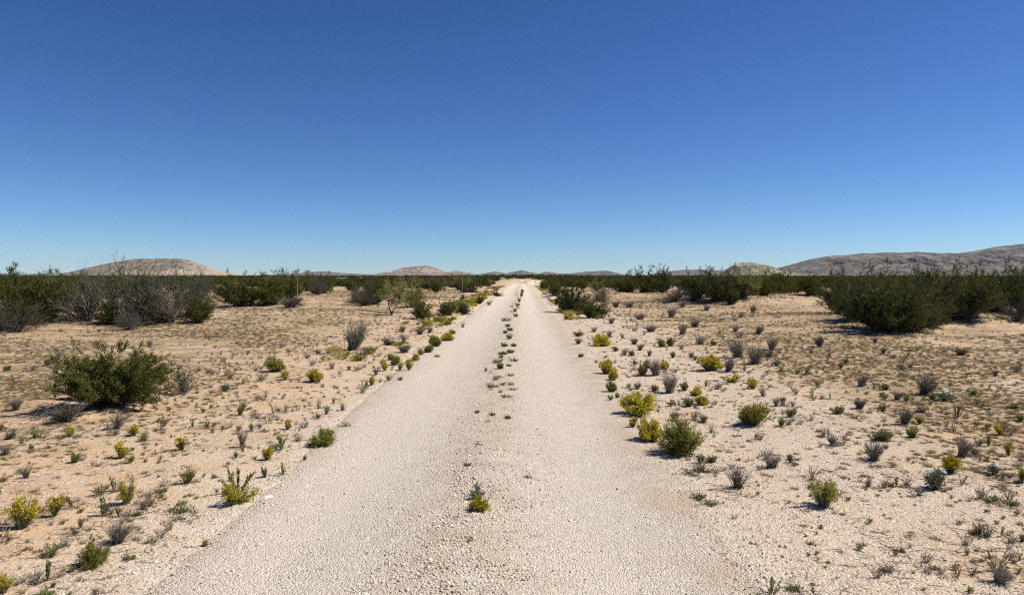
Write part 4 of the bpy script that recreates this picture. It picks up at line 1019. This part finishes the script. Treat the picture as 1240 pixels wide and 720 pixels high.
    for a in [('leafy_weed', 757, 430, 9, 12), ('leafy_weed', 766, 431, 9, 10), ('leafy_weed', 786, 431, 8, 8), ('grey_tuft', 826, 405, 16, 16), ('grey_tuft', 788, 402, 9, 24), ('grey_tuft', 813, 384, 14, 18), ('grey_tuft', 842, 396, 10, 18), ('grey_tuft', 738, 408, 10, 14), ('grey_tuft', 740, 392, 9, 14), ('grey_tuft', 775, 387, 9, 22), ('grey_tuft', 762, 372, 8, 20),
              ('grey_tuft', 890, 402, 9, 12), ('grey_tuft', 918, 404, 12, 16), ('grey_tuft', 912, 378, 10, 12), ('grey_tuft', 897, 384, 8, 14), ('leafy_weed', 700, 407, 6, 18), ('leafy_weed', 686, 387, 6, 8), ('sage_tuft', 700, 417, 9, 12), ('leafy_weed', 704, 433, 6, 8), ('leafy_weed', 761, 470, 7, 9), ('leafy_weed', 740, 485, 8, 10), ('leafy_weed', 748, 482, 8, 8), ('leafy_weed', 772, 471, 8, 12), ('leafy_weed', 792, 474, 9, 12),
              ('spiky_weed', 870, 471, 9, 7), ('spiky_weed', 855, 468, 9, 8), ('spiky_weed', 901, 450, 12, 5), ('pink_tuft', 924, 480, 16, 14), ('grey_tuft', 940, 492, 12, 12), ('spiky_weed', 754, 410, 8, 6), ('sage_tuft', 768, 417, 9, 14), ('leafy_weed', 815, 433, 8, 9), ('sage_tuft', 775, 424, 9, 12), ('leafy_weed', 745, 425, 6, 8), ('twig_tuft', 720, 402, 8, 14), ('leafy_weed', 722, 440, 5, 7),
              ('grey_tuft', 838, 433, 8, 12), ('leafy_weed', 842, 436, 7, 8), ('twig_tuft', 869, 437, 6, 12), ('sage_tuft', 746, 372, 9, 14), ('grey_tuft', 855, 376, 9, 14), ('twig_tuft', 827, 372, 10, 20)]: P(*a)
    P('yellow_dome', 788, 535, 30, 38, 'bright yellow bush leaning at the right road edge', 'the bright yellow bush'); P('small_yellow', 766, 518, 14, 16); P('green_dome', 827, 550, 50, 56, 'tall round green bush at the right road edge', 'the tall round green bush'); P('sage_tuft', 817, 509, 12, 18); P('spiky_weed', 840, 508, 12, 10); P('sage_tuft', 852, 512, 12, 14)
    P('olive_dome', 912, 516, 37, 54, 'wide olive dome bush alone on the right gravel', 'the wide olive dome'); P('leafy_weed', 957, 505, 12, 16); P('leafy_weed', 946, 516, 11, 12); P('poppy', 962, 502, 9, 10)
    P('twig_tuft', 893, 592, 30, 44, 'bare brown twig clump on the right gravel shoulder', 'the bare brown twig clump'); P('twig_tuft', 935, 567, 20, 36); P('leafy_weed', 848, 561, 12, 14); P('leafy_weed', 862, 560, 9, 18); P('mat', 850, 572, 6, 30); P('mat', 838, 576, 4, 26); P('mat', 846, 605, 7, 22); P('mat', 861, 612, 5, 22); P('leafy_weed', 957, 557, 9, 8); P('spiky_weed', 915, 531, 6, 5)
    P('dead_branch', 880, 600, 5, 50)
    # --- right flat
    for a in [('grey_tuft', 934, 424, 18, 20), ('grey_tuft', 932, 432, 10, 12), ('grey_tuft', 993, 420, 16, 17), ('grey_tuft', 983, 428, 10, 9), ('poppy', 941, 443, 9, 15), ('small_yellow', 946, 450, 7, 9), ('leafy_weed', 979, 453, 12, 14), ('leafy_weed', 966, 453, 8, 10), ('grey_tuft', 1043, 468, 19, 22), ('leafy_weed', 990, 468, 8, 9), ('spiky_weed', 961, 475, 12, 10),
              ('leafy_weed', 1018, 446, 8, 8), ('leafy_weed', 1024, 440, 7, 9), ('pink_tuft', 1102, 445, 9, 16), ('leafy_weed', 1093, 447, 5, 8), ('sage_tuft', 1163, 430, 10, 22), ('leafy_weed', 1072, 472, 9, 11), ('spiky_weed', 1057, 471, 9, 8), ('leafy_weed', 1072, 484, 10, 12), ('grey_tuft', 1086, 484, 12, 18), ('leafy_weed', 1097, 486, 11, 11), ('sage_tuft', 1041, 495, 15, 20),
              ('leafy_weed', 1015, 501, 11, 24), ('spiky_weed', 983, 509, 12, 8), ('spiky_weed', 970, 514, 8, 7), ('spiky_weed', 983, 482, 8, 7), ('leafy_weed', 1069, 498, 10, 12), ('spiky_weed', 1005, 483, 11, 4), ('spiky_weed', 1159, 505, 18, 13), ('leafy_weed', 1129, 484, 9, 12), ('grey_tuft', 1096, 514, 22, 24), ('small_yellow', 1114, 513, 12, 16), ('twig_tuft', 1116, 500, 14, 22),
              ('leafy_weed', 1106, 530, 13, 15), ('leafy_weed', 1068, 534, 14, 27), ('blue_weed', 1008, 539, 13, 14), ('stalk_weed', 1003, 528, 12, 4), ('spiky_weed', 1155, 523, 10, 9), ('spiky_weed', 1197, 540, 16, 9), ('small_yellow', 1211, 527, 15, 17), ('small_yellow', 1221, 552, 19, 11), ('grey_tuft', 1164, 553, 26, 24), ('twig_tuft', 1180, 551, 12, 20), ('blue_weed', 957, 560, 8, 8),
              ('spiky_weed', 1164, 587, 15, 15), ('stalk_weed', 1086, 589, 17, 8), ('leafy_weed', 1238, 584, 14, 12), ('leafy_weed', 1186, 647, 14, 20), ('spiky_weed', 1235, 679, 14, 14), ('stalk_weed', 1212, 649, 15, 4), ('twig_tuft', 1171, 672, 12, 10), ('mat', 1200, 608, 7, 26), ('mat', 1222, 612, 5, 20), ('mat', 1074, 589, 5, 18), ('leafy_weed', 1238, 655, 12, 10), ('leafy_weed', 1235, 510, 10, 12),
              ('leafy_weed', 1230, 495, 8, 16), ('pink_tuft', 1035, 507, 7, 22), ('grey_tuft', 947, 490, 12, 10), ('pink_tuft', 960, 492, 8, 12), ('twig_tuft', 1050, 590, 12, 6), ('mat', 1070, 693, 4, 20), ('mat', 1130, 690, 5, 18), ('mat', 1090, 668, 5, 20), ('dead_branch', 1062, 648, 5, 22), ('dead_branch', 1112, 600, 4, 24), ('dead_branch', 1010, 575, 10, 44), ('dead_branch', 1075, 570, 8, 36), ('twig_tuft', 1052, 588, 14, 8),
              ('grey_tuft', 1205, 455, 8, 10), ('leafy_weed', 1180, 478, 7, 12), ('pink_tuft', 1190, 492, 8, 14), ('grey_tuft', 1060, 415, 8, 12), ('spiky_weed', 1027, 420, 8, 5), ('sage_tuft', 1070, 428, 8, 10), ('dead_branch', 1148, 432, 5, 26)]: P(*a)
    P('sage_tuft', 1119, 478, 26, 33, 'dark grey tuft on the sand below the largest creosote', 'the dark grey tuft'); P('poppy', 1146, 486, 12, 28, 'low plant with white flowers beside the dark grey tuft')
    P('grey_tuft', 1058, 558, 28, 36, 'dry dark grey tuft with dead branches at its foot', 'the dry tuft with dead branches'); P('yellow_dome', 1151, 572, 22, 27, 'compact yellow bush in front of a dry grey tuft on the right', 'the compact yellow bush')
    P('loose_olive', 997, 615, 52, 60, 'yellow green upright shrub standing alone on the right gravel', 'the upright yellow green shrub'); P('poppy', 1133, 594, 26, 40, 'leafy blue green plant with white flowers near the compact yellow bush', 'the large white flowered plant'); P('poppy', 1203, 575, 14, 20, 'small white flowered plant toward the right picture edge')
    P('tall_spikes', 1206, 692, 30, 28, 'green leaved tuft growing from a dead grass clump, lower right'); P('grey_tuft', 1211, 706, 22, 40, 'dead dark grass clump in the lower right', 'the dead grass clump')
    P('tall_spikes', 934, 722, 26, 34, 'thin yellow tipped stalks cut by the bottom picture edge'); P('dead_branch', 978, 719, 8, 52, 'pile of dead twigs at the bottom picture edge'); P('mat', 962, 716, 8, 26)
    P('small_yellow', 1238, 585, 20, 10)
plants()

# ------------------------------------------------------------------ scrub further back: single bushes out to ~110 m, all in the open plain
def scrub():
    g_ = rnd(77)
    taken = [(p[2], p[3]) for p in PLACED if p[1] in ('creosote', 'big_creosote', 'twiggy', 'pale_shrub')]
    n = 0
    for it in range(9000):
        if n >= 165: break
        y = 36 + 84 * g_.uniform() ** 0.8
        x = g_.uniform(-0.76, 0.74) * y
        px = 632 + F * x / y
        lim = 52 if px < 270 else 52 if px < 600 else 58 if px < 700 else 60
        if 400 < px < 620: lim = 66
        if px < 250 or px > 1000: lim = 34
        if y < lim or abs(x - RC) < 3.2 + 0.02 * y: continue
        R = g_.uniform(0.8, 1.6)
        if any((x - a) ** 2 + (y - b) ** 2 < (R + 0.7) ** 2 for a, b in taken): continue
        taken.append((x, y)); n += 1
        kind = 'creosote' if g_.uniform() < 0.8 else ('twiggy' if g_.uniform() < 0.7 else 'pale_shrub')
        place_at(kind, x, y, min(R * g_.uniform(0.95, 1.4), 1.62 - 0.3 * (abs(px - 600) < 160) + 0.55 * g_.uniform() ** 2), R)
scrub()

# ------------------------------------------------------------------ labels
ORD = ['nearest', 'second nearest', 'third nearest', 'fourth nearest', 'fifth nearest', 'sixth nearest', 'seventh nearest', 'eighth nearest', 'ninth nearest', 'tenth nearest',
       'eleventh nearest', 'twelfth nearest', 'thirteenth nearest', 'fourteenth nearest', 'fifteenth nearest', 'sixteenth nearest', 'seventeenth nearest', 'eighteenth nearest', 'nineteenth nearest', 'twentieth nearest',
       '21st nearest', '22nd nearest', '23rd nearest', '24th nearest', '25th nearest', '26th nearest', '27th nearest', '28th nearest', '29th nearest', '30th nearest', '31st nearest', '32nd nearest']
SECTORS = [(95, 'at the left picture edge'), (190, 'below the left half of the mesa'), (280, 'below the right half of the mesa'), (360, 'between mesa and yucca stalk'), (440, 'left of the leaning tree'), (545, 'below the pink hill'), (632, "left of the road's far end"),
           (700, "right of the road's far end"), (780, 'behind the dark roadside bushes'), (868, 'left of the small tan hill'), (960, 'below the small tan hill'), (1060, 'below the left slope of the mountain'), (1150, 'below the middle of the mountain'), (9999, 'below the highest part of the mountain')]
FAR = {'creosote': 'far dark creosote bush', 'big_creosote': 'far dark creosote bush', 'twiggy': 'far grey twiggy shrub', 'pale_shrub': 'far pale green shrub', 'yucca': 'far yucca stalk'}
def finish_labels():
    lms = [(p[5], p[2], p[3]) for p in PLACED if p[5]]
    near, far = {}, {}
    for p in PLACED:
        root, kind, x, y, label, lm = p
        if label: root['label'] = label; continue
        d0 = math.hypot(x, y)
        if d0 > 34 and kind in ('creosote', 'twiggy', 'pale_shrub', 'big_creosote', 'yucca'):
            px = 632 + F * x / y
            sec = next(t for lim, t in SECTORS if px < lim)
            far.setdefault((FAR[kind], sec), []).append((d0, root)); continue
        best = min(lms, key=lambda l: (l[1] - x) ** 2 + (l[2] - y) ** 2)
        dx, dy = x - best[1], y - best[2]
        rel = ('right of' if dx > 0 else 'left of') if abs(dx) > 0.8 * abs(dy) else ('behind' if dy > 0 else 'in front of')
        near.setdefault((DESC[kind], rel, best[0]), []).append((math.hypot(dx, dy), root))
    for (desc, sec), lst in far.items():
        lst.sort(key=lambda q: q[0])
        for i, (_, root) in enumerate(lst): root['label'] = f"{(ORD[min(i, 31)] + ' ') if len(lst) > 1 else ''}{desc} {sec}"
    for (desc, rel, lm), lst in near.items():
        lst.sort(key=lambda q: q[0])
        for i, (_, root) in enumerate(lst): root['label'] = f"{desc}, {(ORD[min(i, 31)] + ' ') if len(lst) > 1 else ''}{rel} {lm}"
finish_labels()

# ------------------------------------------------------------------ ground cover nobody could count (geometry nodes)
def scatter(name, pts, rot, scl, idx, meshes):
    c = bpy.data.collections.new(name + "_sources")
    for i, me in enumerate(meshes):
        o = bpy.data.objects.new(f"{name}_{i:02d}", me); c.objects.link(o)
    me = bpy.data.meshes.new(name)
    me.vertices.add(len(pts)); me.vertices.foreach_set("co", np.asarray(pts, np.float32).ravel())
    a = me.attributes.new("rot", 'FLOAT_VECTOR', 'POINT'); a.data.foreach_set("vector", np.asarray(rot, np.float32).ravel())
    a = me.attributes.new("scl", 'FLOAT_VECTOR', 'POINT'); a.data.foreach_set("vector", np.asarray(scl, np.float32).ravel())
    a = me.attributes.new("idx", 'INT', 'POINT'); a.data.foreach_set("value", np.asarray(idx, np.int32))
    me.update()
    o = link(name, me, None, 'stuff')
    t = bpy.data.node_groups.new(name, 'GeometryNodeTree')
    t.interface.new_socket("Geometry", in_out='INPUT', socket_type='NodeSocketGeometry')
    t.interface.new_socket("Geometry", in_out='OUTPUT', socket_type='NodeSocketGeometry')
    N = t.nodes.new; Lk = t.links.new
    gi, go = N("NodeGroupInput"), N("NodeGroupOutput")
    iop = N("GeometryNodeInstanceOnPoints"); ci = N("GeometryNodeCollectionInfo")
    ci.inputs["Collection"].default_value = c; ci.inputs["Separate Children"].default_value = True; ci.inputs["Reset Children"].default_value = True
    iop.inputs["Pick Instance"].default_value = True
    def attr(nm, typ):
        q = N("GeometryNodeInputNamedAttribute"); q.data_type = typ; q.inputs["Name"].default_value = nm; return q.outputs["Attribute"]
    Lk(gi.outputs[0], iop.inputs["Points"]); Lk(ci.outputs[0], iop.inputs["Instance"])
    Lk(attr("idx", 'INT'), iop.inputs["Instance Index"]); Lk(attr("rot", 'FLOAT_VECTOR'), iop.inputs["Rotation"]); Lk(attr("scl", 'FLOAT_VECTOR'), iop.inputs["Scale"])
    Lk(iop.outputs[0], go.inputs[0])
    md = o.modifiers.new("scatter", 'NODES'); md.node_group = t
    return o

def cover():
    g_ = rnd(2024)
    stones = [gen_stone(700 + i, 0.7, 1).mesh("gravel_stone", M['gravel']) for i in range(6)]
    chips = [gen_stone(720 + i, 0.5, 1).mesh("chip_stone", M['chip']) for i in range(6)]
    def ysample(n, a, b, p):
        u = g_.uniform(0, 1, n); k = 1 - p
        return (a ** k + u * (b ** k - a ** k)) ** (1 / k)
    # gravel on the road
    n = 105000
    y = ysample(n, 2.6, 26, 1.7); x = RC + g_.uniform(-1.95, 2.6, n)
    u = np.abs(x - RC)
    hw = np.where(x > RC, road_half(y, 1.0), road_half(y, 2.0))
    dens = 0.55 + 0.45 * np.exp(-(u / 0.4) ** 2) + 0.1 * sstep(1.2, 1.7, u)
    dens = dens * (1 - 0.5 * np.exp(-((u - 0.9) / 0.30) ** 2))
    keep = (g_.uniform(0, 1.15, n) < dens) & (u < hw + 0.03 + np.abs(g_.normal(0, 0.20, n)) + 0.3 * np.abs(g_.normal(0, 1, n)) * (x > 0))
    x, y, u = x[keep], y[keep], u[keep]; n = len(x)
    s = 0.0038 * np.exp(g_.normal(0, 0.36, n)) * (1 + 0.75 * np.exp(-(u / 0.42) ** 2) + 0.05 * sstep(1.2, 1.7, u)) * (1 + 0.03 * y)
    s = np.where(g_.uniform(0, 1, n) < 0.012 * (1 + 3 * np.exp(-(u / 0.4) ** 2)), s * g_.uniform(1.5, 2.4, n), s)
    s = np.minimum(s, 0.0125 + 0.0006 * y)
    z = terrain(x, y) + 0.006 + s * 0.25
    sc = s[:, None] * g_.uniform(0.75, 1.3, (n, 3))
    scatter("road_gravel", np.stack([x, y, z], 1), g_.uniform(0, 6.28, (n, 3)) * np.array([0.06, 0.06, 1]), sc, g_.integers(0, 6, n), stones)
    # limestone chips and pebbles on the sand
    n = 165000
    y = ysample(n, 2.8, 38, 1.5); x = g_.uniform(-0.80, 0.80, n) * (y + 4.5)
    u = np.abs(x - RC)
    m = 0.25 + 0.75 * sstep(0.42, 0.62, fbm(x / 1.6, y / 1.6, 51, 4)) 
    m = m * (0.35 + 0.65 * sstep(6.5, 2.0, u - 1.5 * (x > 0))) * (u > 1.65)
    keep = g_.uniform(0, 1, n) < m
    x, y, u = x[keep], y[keep], u[keep]; n = len(x)
    s = 0.0042 * np.exp(g_.normal(0, 0.40, n)) * (1 + 0.03 * y)
    s = np.where(g_.uniform(0, 1, n) < 0.02, s * g_.uniform(1.6, 2.6, n), s)
    z = terrain(x, y) + s * 0.15
    scatter("shoulder_gravel", np.stack([x, y, z], 1), g_.uniform(0, 6.28, (n, 3)) * np.array([0.08, 0.08, 1]), s[:, None] * g_.uniform(0.75, 1.3, (n, 3)), g_.integers(0, 6, n), chips)
    # low dry turf in patches
    turf = []
    for i in range(5):
        st, _ = gen_tuft(800 + i, 0.05, 0.07, 34, 1, 1.2, 0.0016)
        turf.append(st.mesh("turf", M['turf'] if i < 3 else M['straw']))
    n = 165000
    y = ysample(n, 4, 80, 0.7); x = g_.uniform(-0.80, 0.80, n) * (y + 4.5)
    u = np.abs(x - RC)
    m = sstep(0.36, 0.56, fbm(x / 2.6, y / 1.7, 61, 5)) * sstep(2.3, 6.5, u) + 0.05 * (u > 2.0)
    keep = (g_.uniform(0, 1, n) < m); x, y = x[keep], y[keep]; n = len(x)
    s = g_.uniform(0.4, 1.0, n) * (0.75 + 0.016 * y)
    scatter("dry_grass", np.stack([x, y, terrain(x, y) - 0.004], 1), np.stack([np.zeros(n), np.zeros(n), g_.uniform(0, 6.28, n)], 1), np.stack([s * 1.2, s * 1.2, s * g_.uniform(0.5, 1.0, n)], 1), g_.integers(0, 5, n), turf)
    # small seedlings
    seed = []
    for i in range(3):
        st, fo = gen_tuft(830 + i, 0.06, 0.05, 14, 0, 1.0, 0.002, 0, 10, 0.022)
        seed.append(fo.mesh("seedling", M['weed_leaf'] if i else M['dome_leaf']))
    n = 7500
    y = ysample(n, 3.2, 60, 1.1); x = g_.uniform(-0.80, 0.80, n) * (y + 4.5)
    u = np.abs(x - RC)
    m = (u > 1.9) * (0.15 + 0.85 * sstep(0.45, 0.6, fbm(x / 2.2, y / 2.2, 71, 3)))
    keep = g_.uniform(0, 1, n) < m; x, y = x[keep], y[keep]; n = len(x)
    s = np.exp(g_.normal(-0.95, 0.4, n)) * (0.85 + 0.02 * y)
    scatter("seedling_growth", np.stack([x, y, terrain(x, y) - 0.003], 1), np.stack([np.zeros(n), np.zeros(n), g_.uniform(0, 6.28, n)], 1), np.stack([s, s, s], 1), g_.integers(0, 3, n), seed)
    # small dry stubble in ragged drifts
    sb = []
    for i in range(6):
        st, _ = gen_tuft(840 + i, 0.12, 0.09, 26, 2, 0.9, 0.0018)
        sb.append(st.mesh("stubble", M['dry_stem'] if i < 3 else M['pink_dry'] if i < 5 else M['grey_branch']))
    n = 13000
    y = ysample(n, 6, 60, 0.7); x = g_.uniform(-0.80, 0.80, n) * (y + 4.5); u = np.abs(x - RC)
    m = (u > 2.1) * sstep(5, 13, y) * (0.06 + 0.94 * sstep(0.48, 0.66, fbm(x / 1.7, y / 1.7, 111, 4)))
    keep = g_.uniform(0, 1, n) < m; x, y = x[keep], y[keep]; n = len(x)
    s = np.exp(g_.normal(-0.75, 0.45, n)) * (0.8 + 0.02 * y)
    cx, cy = [], []
    for p in PLACED:
        if 'stone' in p[1] or 'dead' in p[1] or math.hypot(p[2], p[3]) > 30 or abs(p[2] - RC) < 1.5: continue
        rr = min(p[0].scale[0] * LIB[p[1]][0][1], 1.0) if True else 0
        kk = g_.integers(0, 7)
        cx += list(p[2] + g_.normal(0, rr * 0.9 + 0.07, kk)); cy += list(p[3] + g_.normal(0, rr * 0.9 + 0.07, kk))
    cx, cy = np.array(cx), np.array(cy); ok = np.abs(cx - RC) > 1.75; cx, cy = cx[ok], cy[ok]
    x = np.concatenate([x, cx]); y = np.concatenate([y, cy]); s = np.concatenate([s, np.minimum(np.exp(g_.normal(-0.8, 0.45, len(cx))), 0.9)]); n = len(x)
    scatter("dry_stubble", np.stack([x, y, terrain(x, y) - 0.004], 1), np.stack([np.zeros(n), np.zeros(n), g_.uniform(0, 6.28, n)], 1), np.stack([s, s, s * g_.uniform(0.6, 1.2, n)], 1), g_.integers(0, 6, n), sb)
    # verge growth far along both road edges and the far middle strip
    vg = [p for p in LIB['olive_dome'][0][2]] and []
    for k, kind in enumerate(('olive_dome', 'yellow_dome', 'sage_tuft', 'grey_tuft')):
        for v in LIB[kind][:2]:
            for pn, me in v[2]:
                pass
    verge_src = []
    for i in range(6):
        s_, f_, b_ = gen_dome(850 + i, 0.3, 0.28, 90, 5, 9, 0.024, 0.05, 1.4)
        a = MB(); 
        for src in ((f_, b_) if i < 4 else (s_, f_)):
            a.v += src.v; a.f4 += [q + a.n for q in src.f4]; a.t4 += src.t4; a.n += src.n
        verge_src.append(a.mesh("verge_plant", M['yellow_bloom'] if i == 0 else M['olive_bloom'] if i < 3 else M['dome_leaf'] if i < 5 else M['sage_leaf']))
    n = 2400
    y = ysample(n, 13, 120, 0.7); side = np.where(g_.uniform(0, 1, n) < 0.58, -1, 1)
    x = RC + side * (1.9 + np.abs(g_.normal(0, 0.65, n)) + 0.004 * y)
    keep = (fbm(x / 1.2, y / 2.4, 81, 3) > 0.47 + 0.03 * sstep(34, 18, y)) & ((side < 0) | (y > 26)) & (g_.uniform(0, 1, n) < sstep(8, 30, y)); x, y = x[keep], y[keep]
    n2 = 90; y2 = g_.uniform(30, 115, n2); x2 = RC + g_.normal(0, 0.17, n2)
    x = np.concatenate([x, x2]); y = np.concatenate([y, y2]); n = len(x)
    s = np.concatenate([g_.uniform(0.25, 0.95, n - n2) ** 1.3, g_.uniform(0.15, 0.45, n2)])
    scatter("verge_growth", np.stack([x, y, terrain(x, y)], 1), np.stack([np.zeros(n), np.zeros(n), g_.uniform(0, 6.28, n)], 1), np.stack([s, s, s * g_.uniform(0.6, 1.0, n)], 1), g_.integers(0, 6, n), verge_src)
    # twig litter
    tw = [gen_sticks(870 + i, 0.12, 5, 0.1, 0.0016).mesh("litter", M['dark_branch'] if i % 2 else M['dry_stem']) for i in range(4)]
    n = 11000
    y = ysample(n, 3, 40, 1.3); x = g_.uniform(-0.80, 0.80, n) * (y + 4.5); u = np.abs(x - RC)
    keep = (u > 2.0) & (g_.uniform(0, 1, n) < 0.12 + 0.88 * sstep(0.45, 0.62, fbm(x / 1.9, y / 1.9, 91, 4))); x, y = x[keep], y[keep]
    cx, cy = [], []
    for p in PLACED:
        if 'stone' in p[1] or math.hypot(p[2], p[3]) > 26: continue
        rr = min(p[0].scale[0] * LIB[p[1]][0][1], 1.1); kk = int(8 + 40 * rr)
        cx += list(p[2] + g_.normal(0, rr * 0.75 + 0.03, kk)); cy += list(p[3] + g_.normal(0, rr * 0.75 + 0.03, kk))
    x = np.concatenate([x, cx]); y = np.concatenate([y, cy]); n = len(x)
    s = g_.uniform(0.3, 1.0, n)
    scatter("twig_litter", np.stack([x, y, terrain(x, y) - 0.001], 1), np.stack([np.zeros(n), np.zeros(n), g_.uniform(0, 6.28, n)], 1), np.stack([s, s, s], 1), g_.integers(0, 4, n), tw)
    # far shrubland
    fs = []
    for i in range(5):
        b_, f_ = gen_shrub(900 + i, 1.5, 1.3, 7, 34, 6, 13, 0.12, 0.08, 0.40, 0.22, 0.02, 0.0, 0)
        fs.append(f_.mesh("shrubland", M['creosote_leaf'] if i < 4 else M['grey_leaf']))
    n = 9000
    y = 118 + 1100 * g_.uniform(0, 1, n) ** 1.6; x = g_.uniform(-0.86, 0.86, n) * y
    keep = (np.abs(x - RC) > 4 + 0.01 * y) | (y > 265); x, y = x[keep], y[keep]; n = len(x)
    s = np.minimum(np.exp(g_.normal(-0.33, 0.4, n)), 1.15) * (0.75 + 0.5 * fbm(x / 40, y / 40, 121, 3))
    scatter("shrubland", np.stack([x, y, terrain(x, y)], 1), np.stack([np.zeros(n), np.zeros(n), g_.uniform(0, 6.28, n)], 1), np.stack([s * 1.15, s * 1.15, s * g_.uniform(0.75, 1.0, n)], 1), g_.integers(0, 5, n), fs)
cover()

# ------------------------------------------------------------------ air
def haze():
    b = MB()
    x0, x1, y0, y1, z0, z1 = -15500, 15500, -700, 15500, -12, 325
    V = [(x0, y0, z0), (x1, y0, z0), (x1, y1, z0), (x0, y1, z0), (x0, y0, z1), (x1, y0, z1), (x1, y1, z1), (x0, y1, z1)]
    b.add(V, [(0, 3, 2, 1), (4, 5, 6, 7), (0, 1, 5, 4), (1, 2, 6, 5), (2, 3, 7, 6), (3, 0, 4, 7)], 0.5)
    m = bpy.data.materials.new("haze_air"); m.use_nodes = True
    t = m.node_tree; t.nodes.remove(t.nodes["Principled BSDF"])
    pv = t.nodes.new("ShaderNodeVolumePrincipled"); pv.inputs["Color"].default_value = (0.62, 0.82, 1.0, 1); pv.inputs["Density"].default_value = 1.9e-5
    t.links.new(pv.outputs[0], t.nodes["Material Output"].inputs["Volume"])
    link("haze", b.mesh("haze", m), None, 'stuff')
haze()
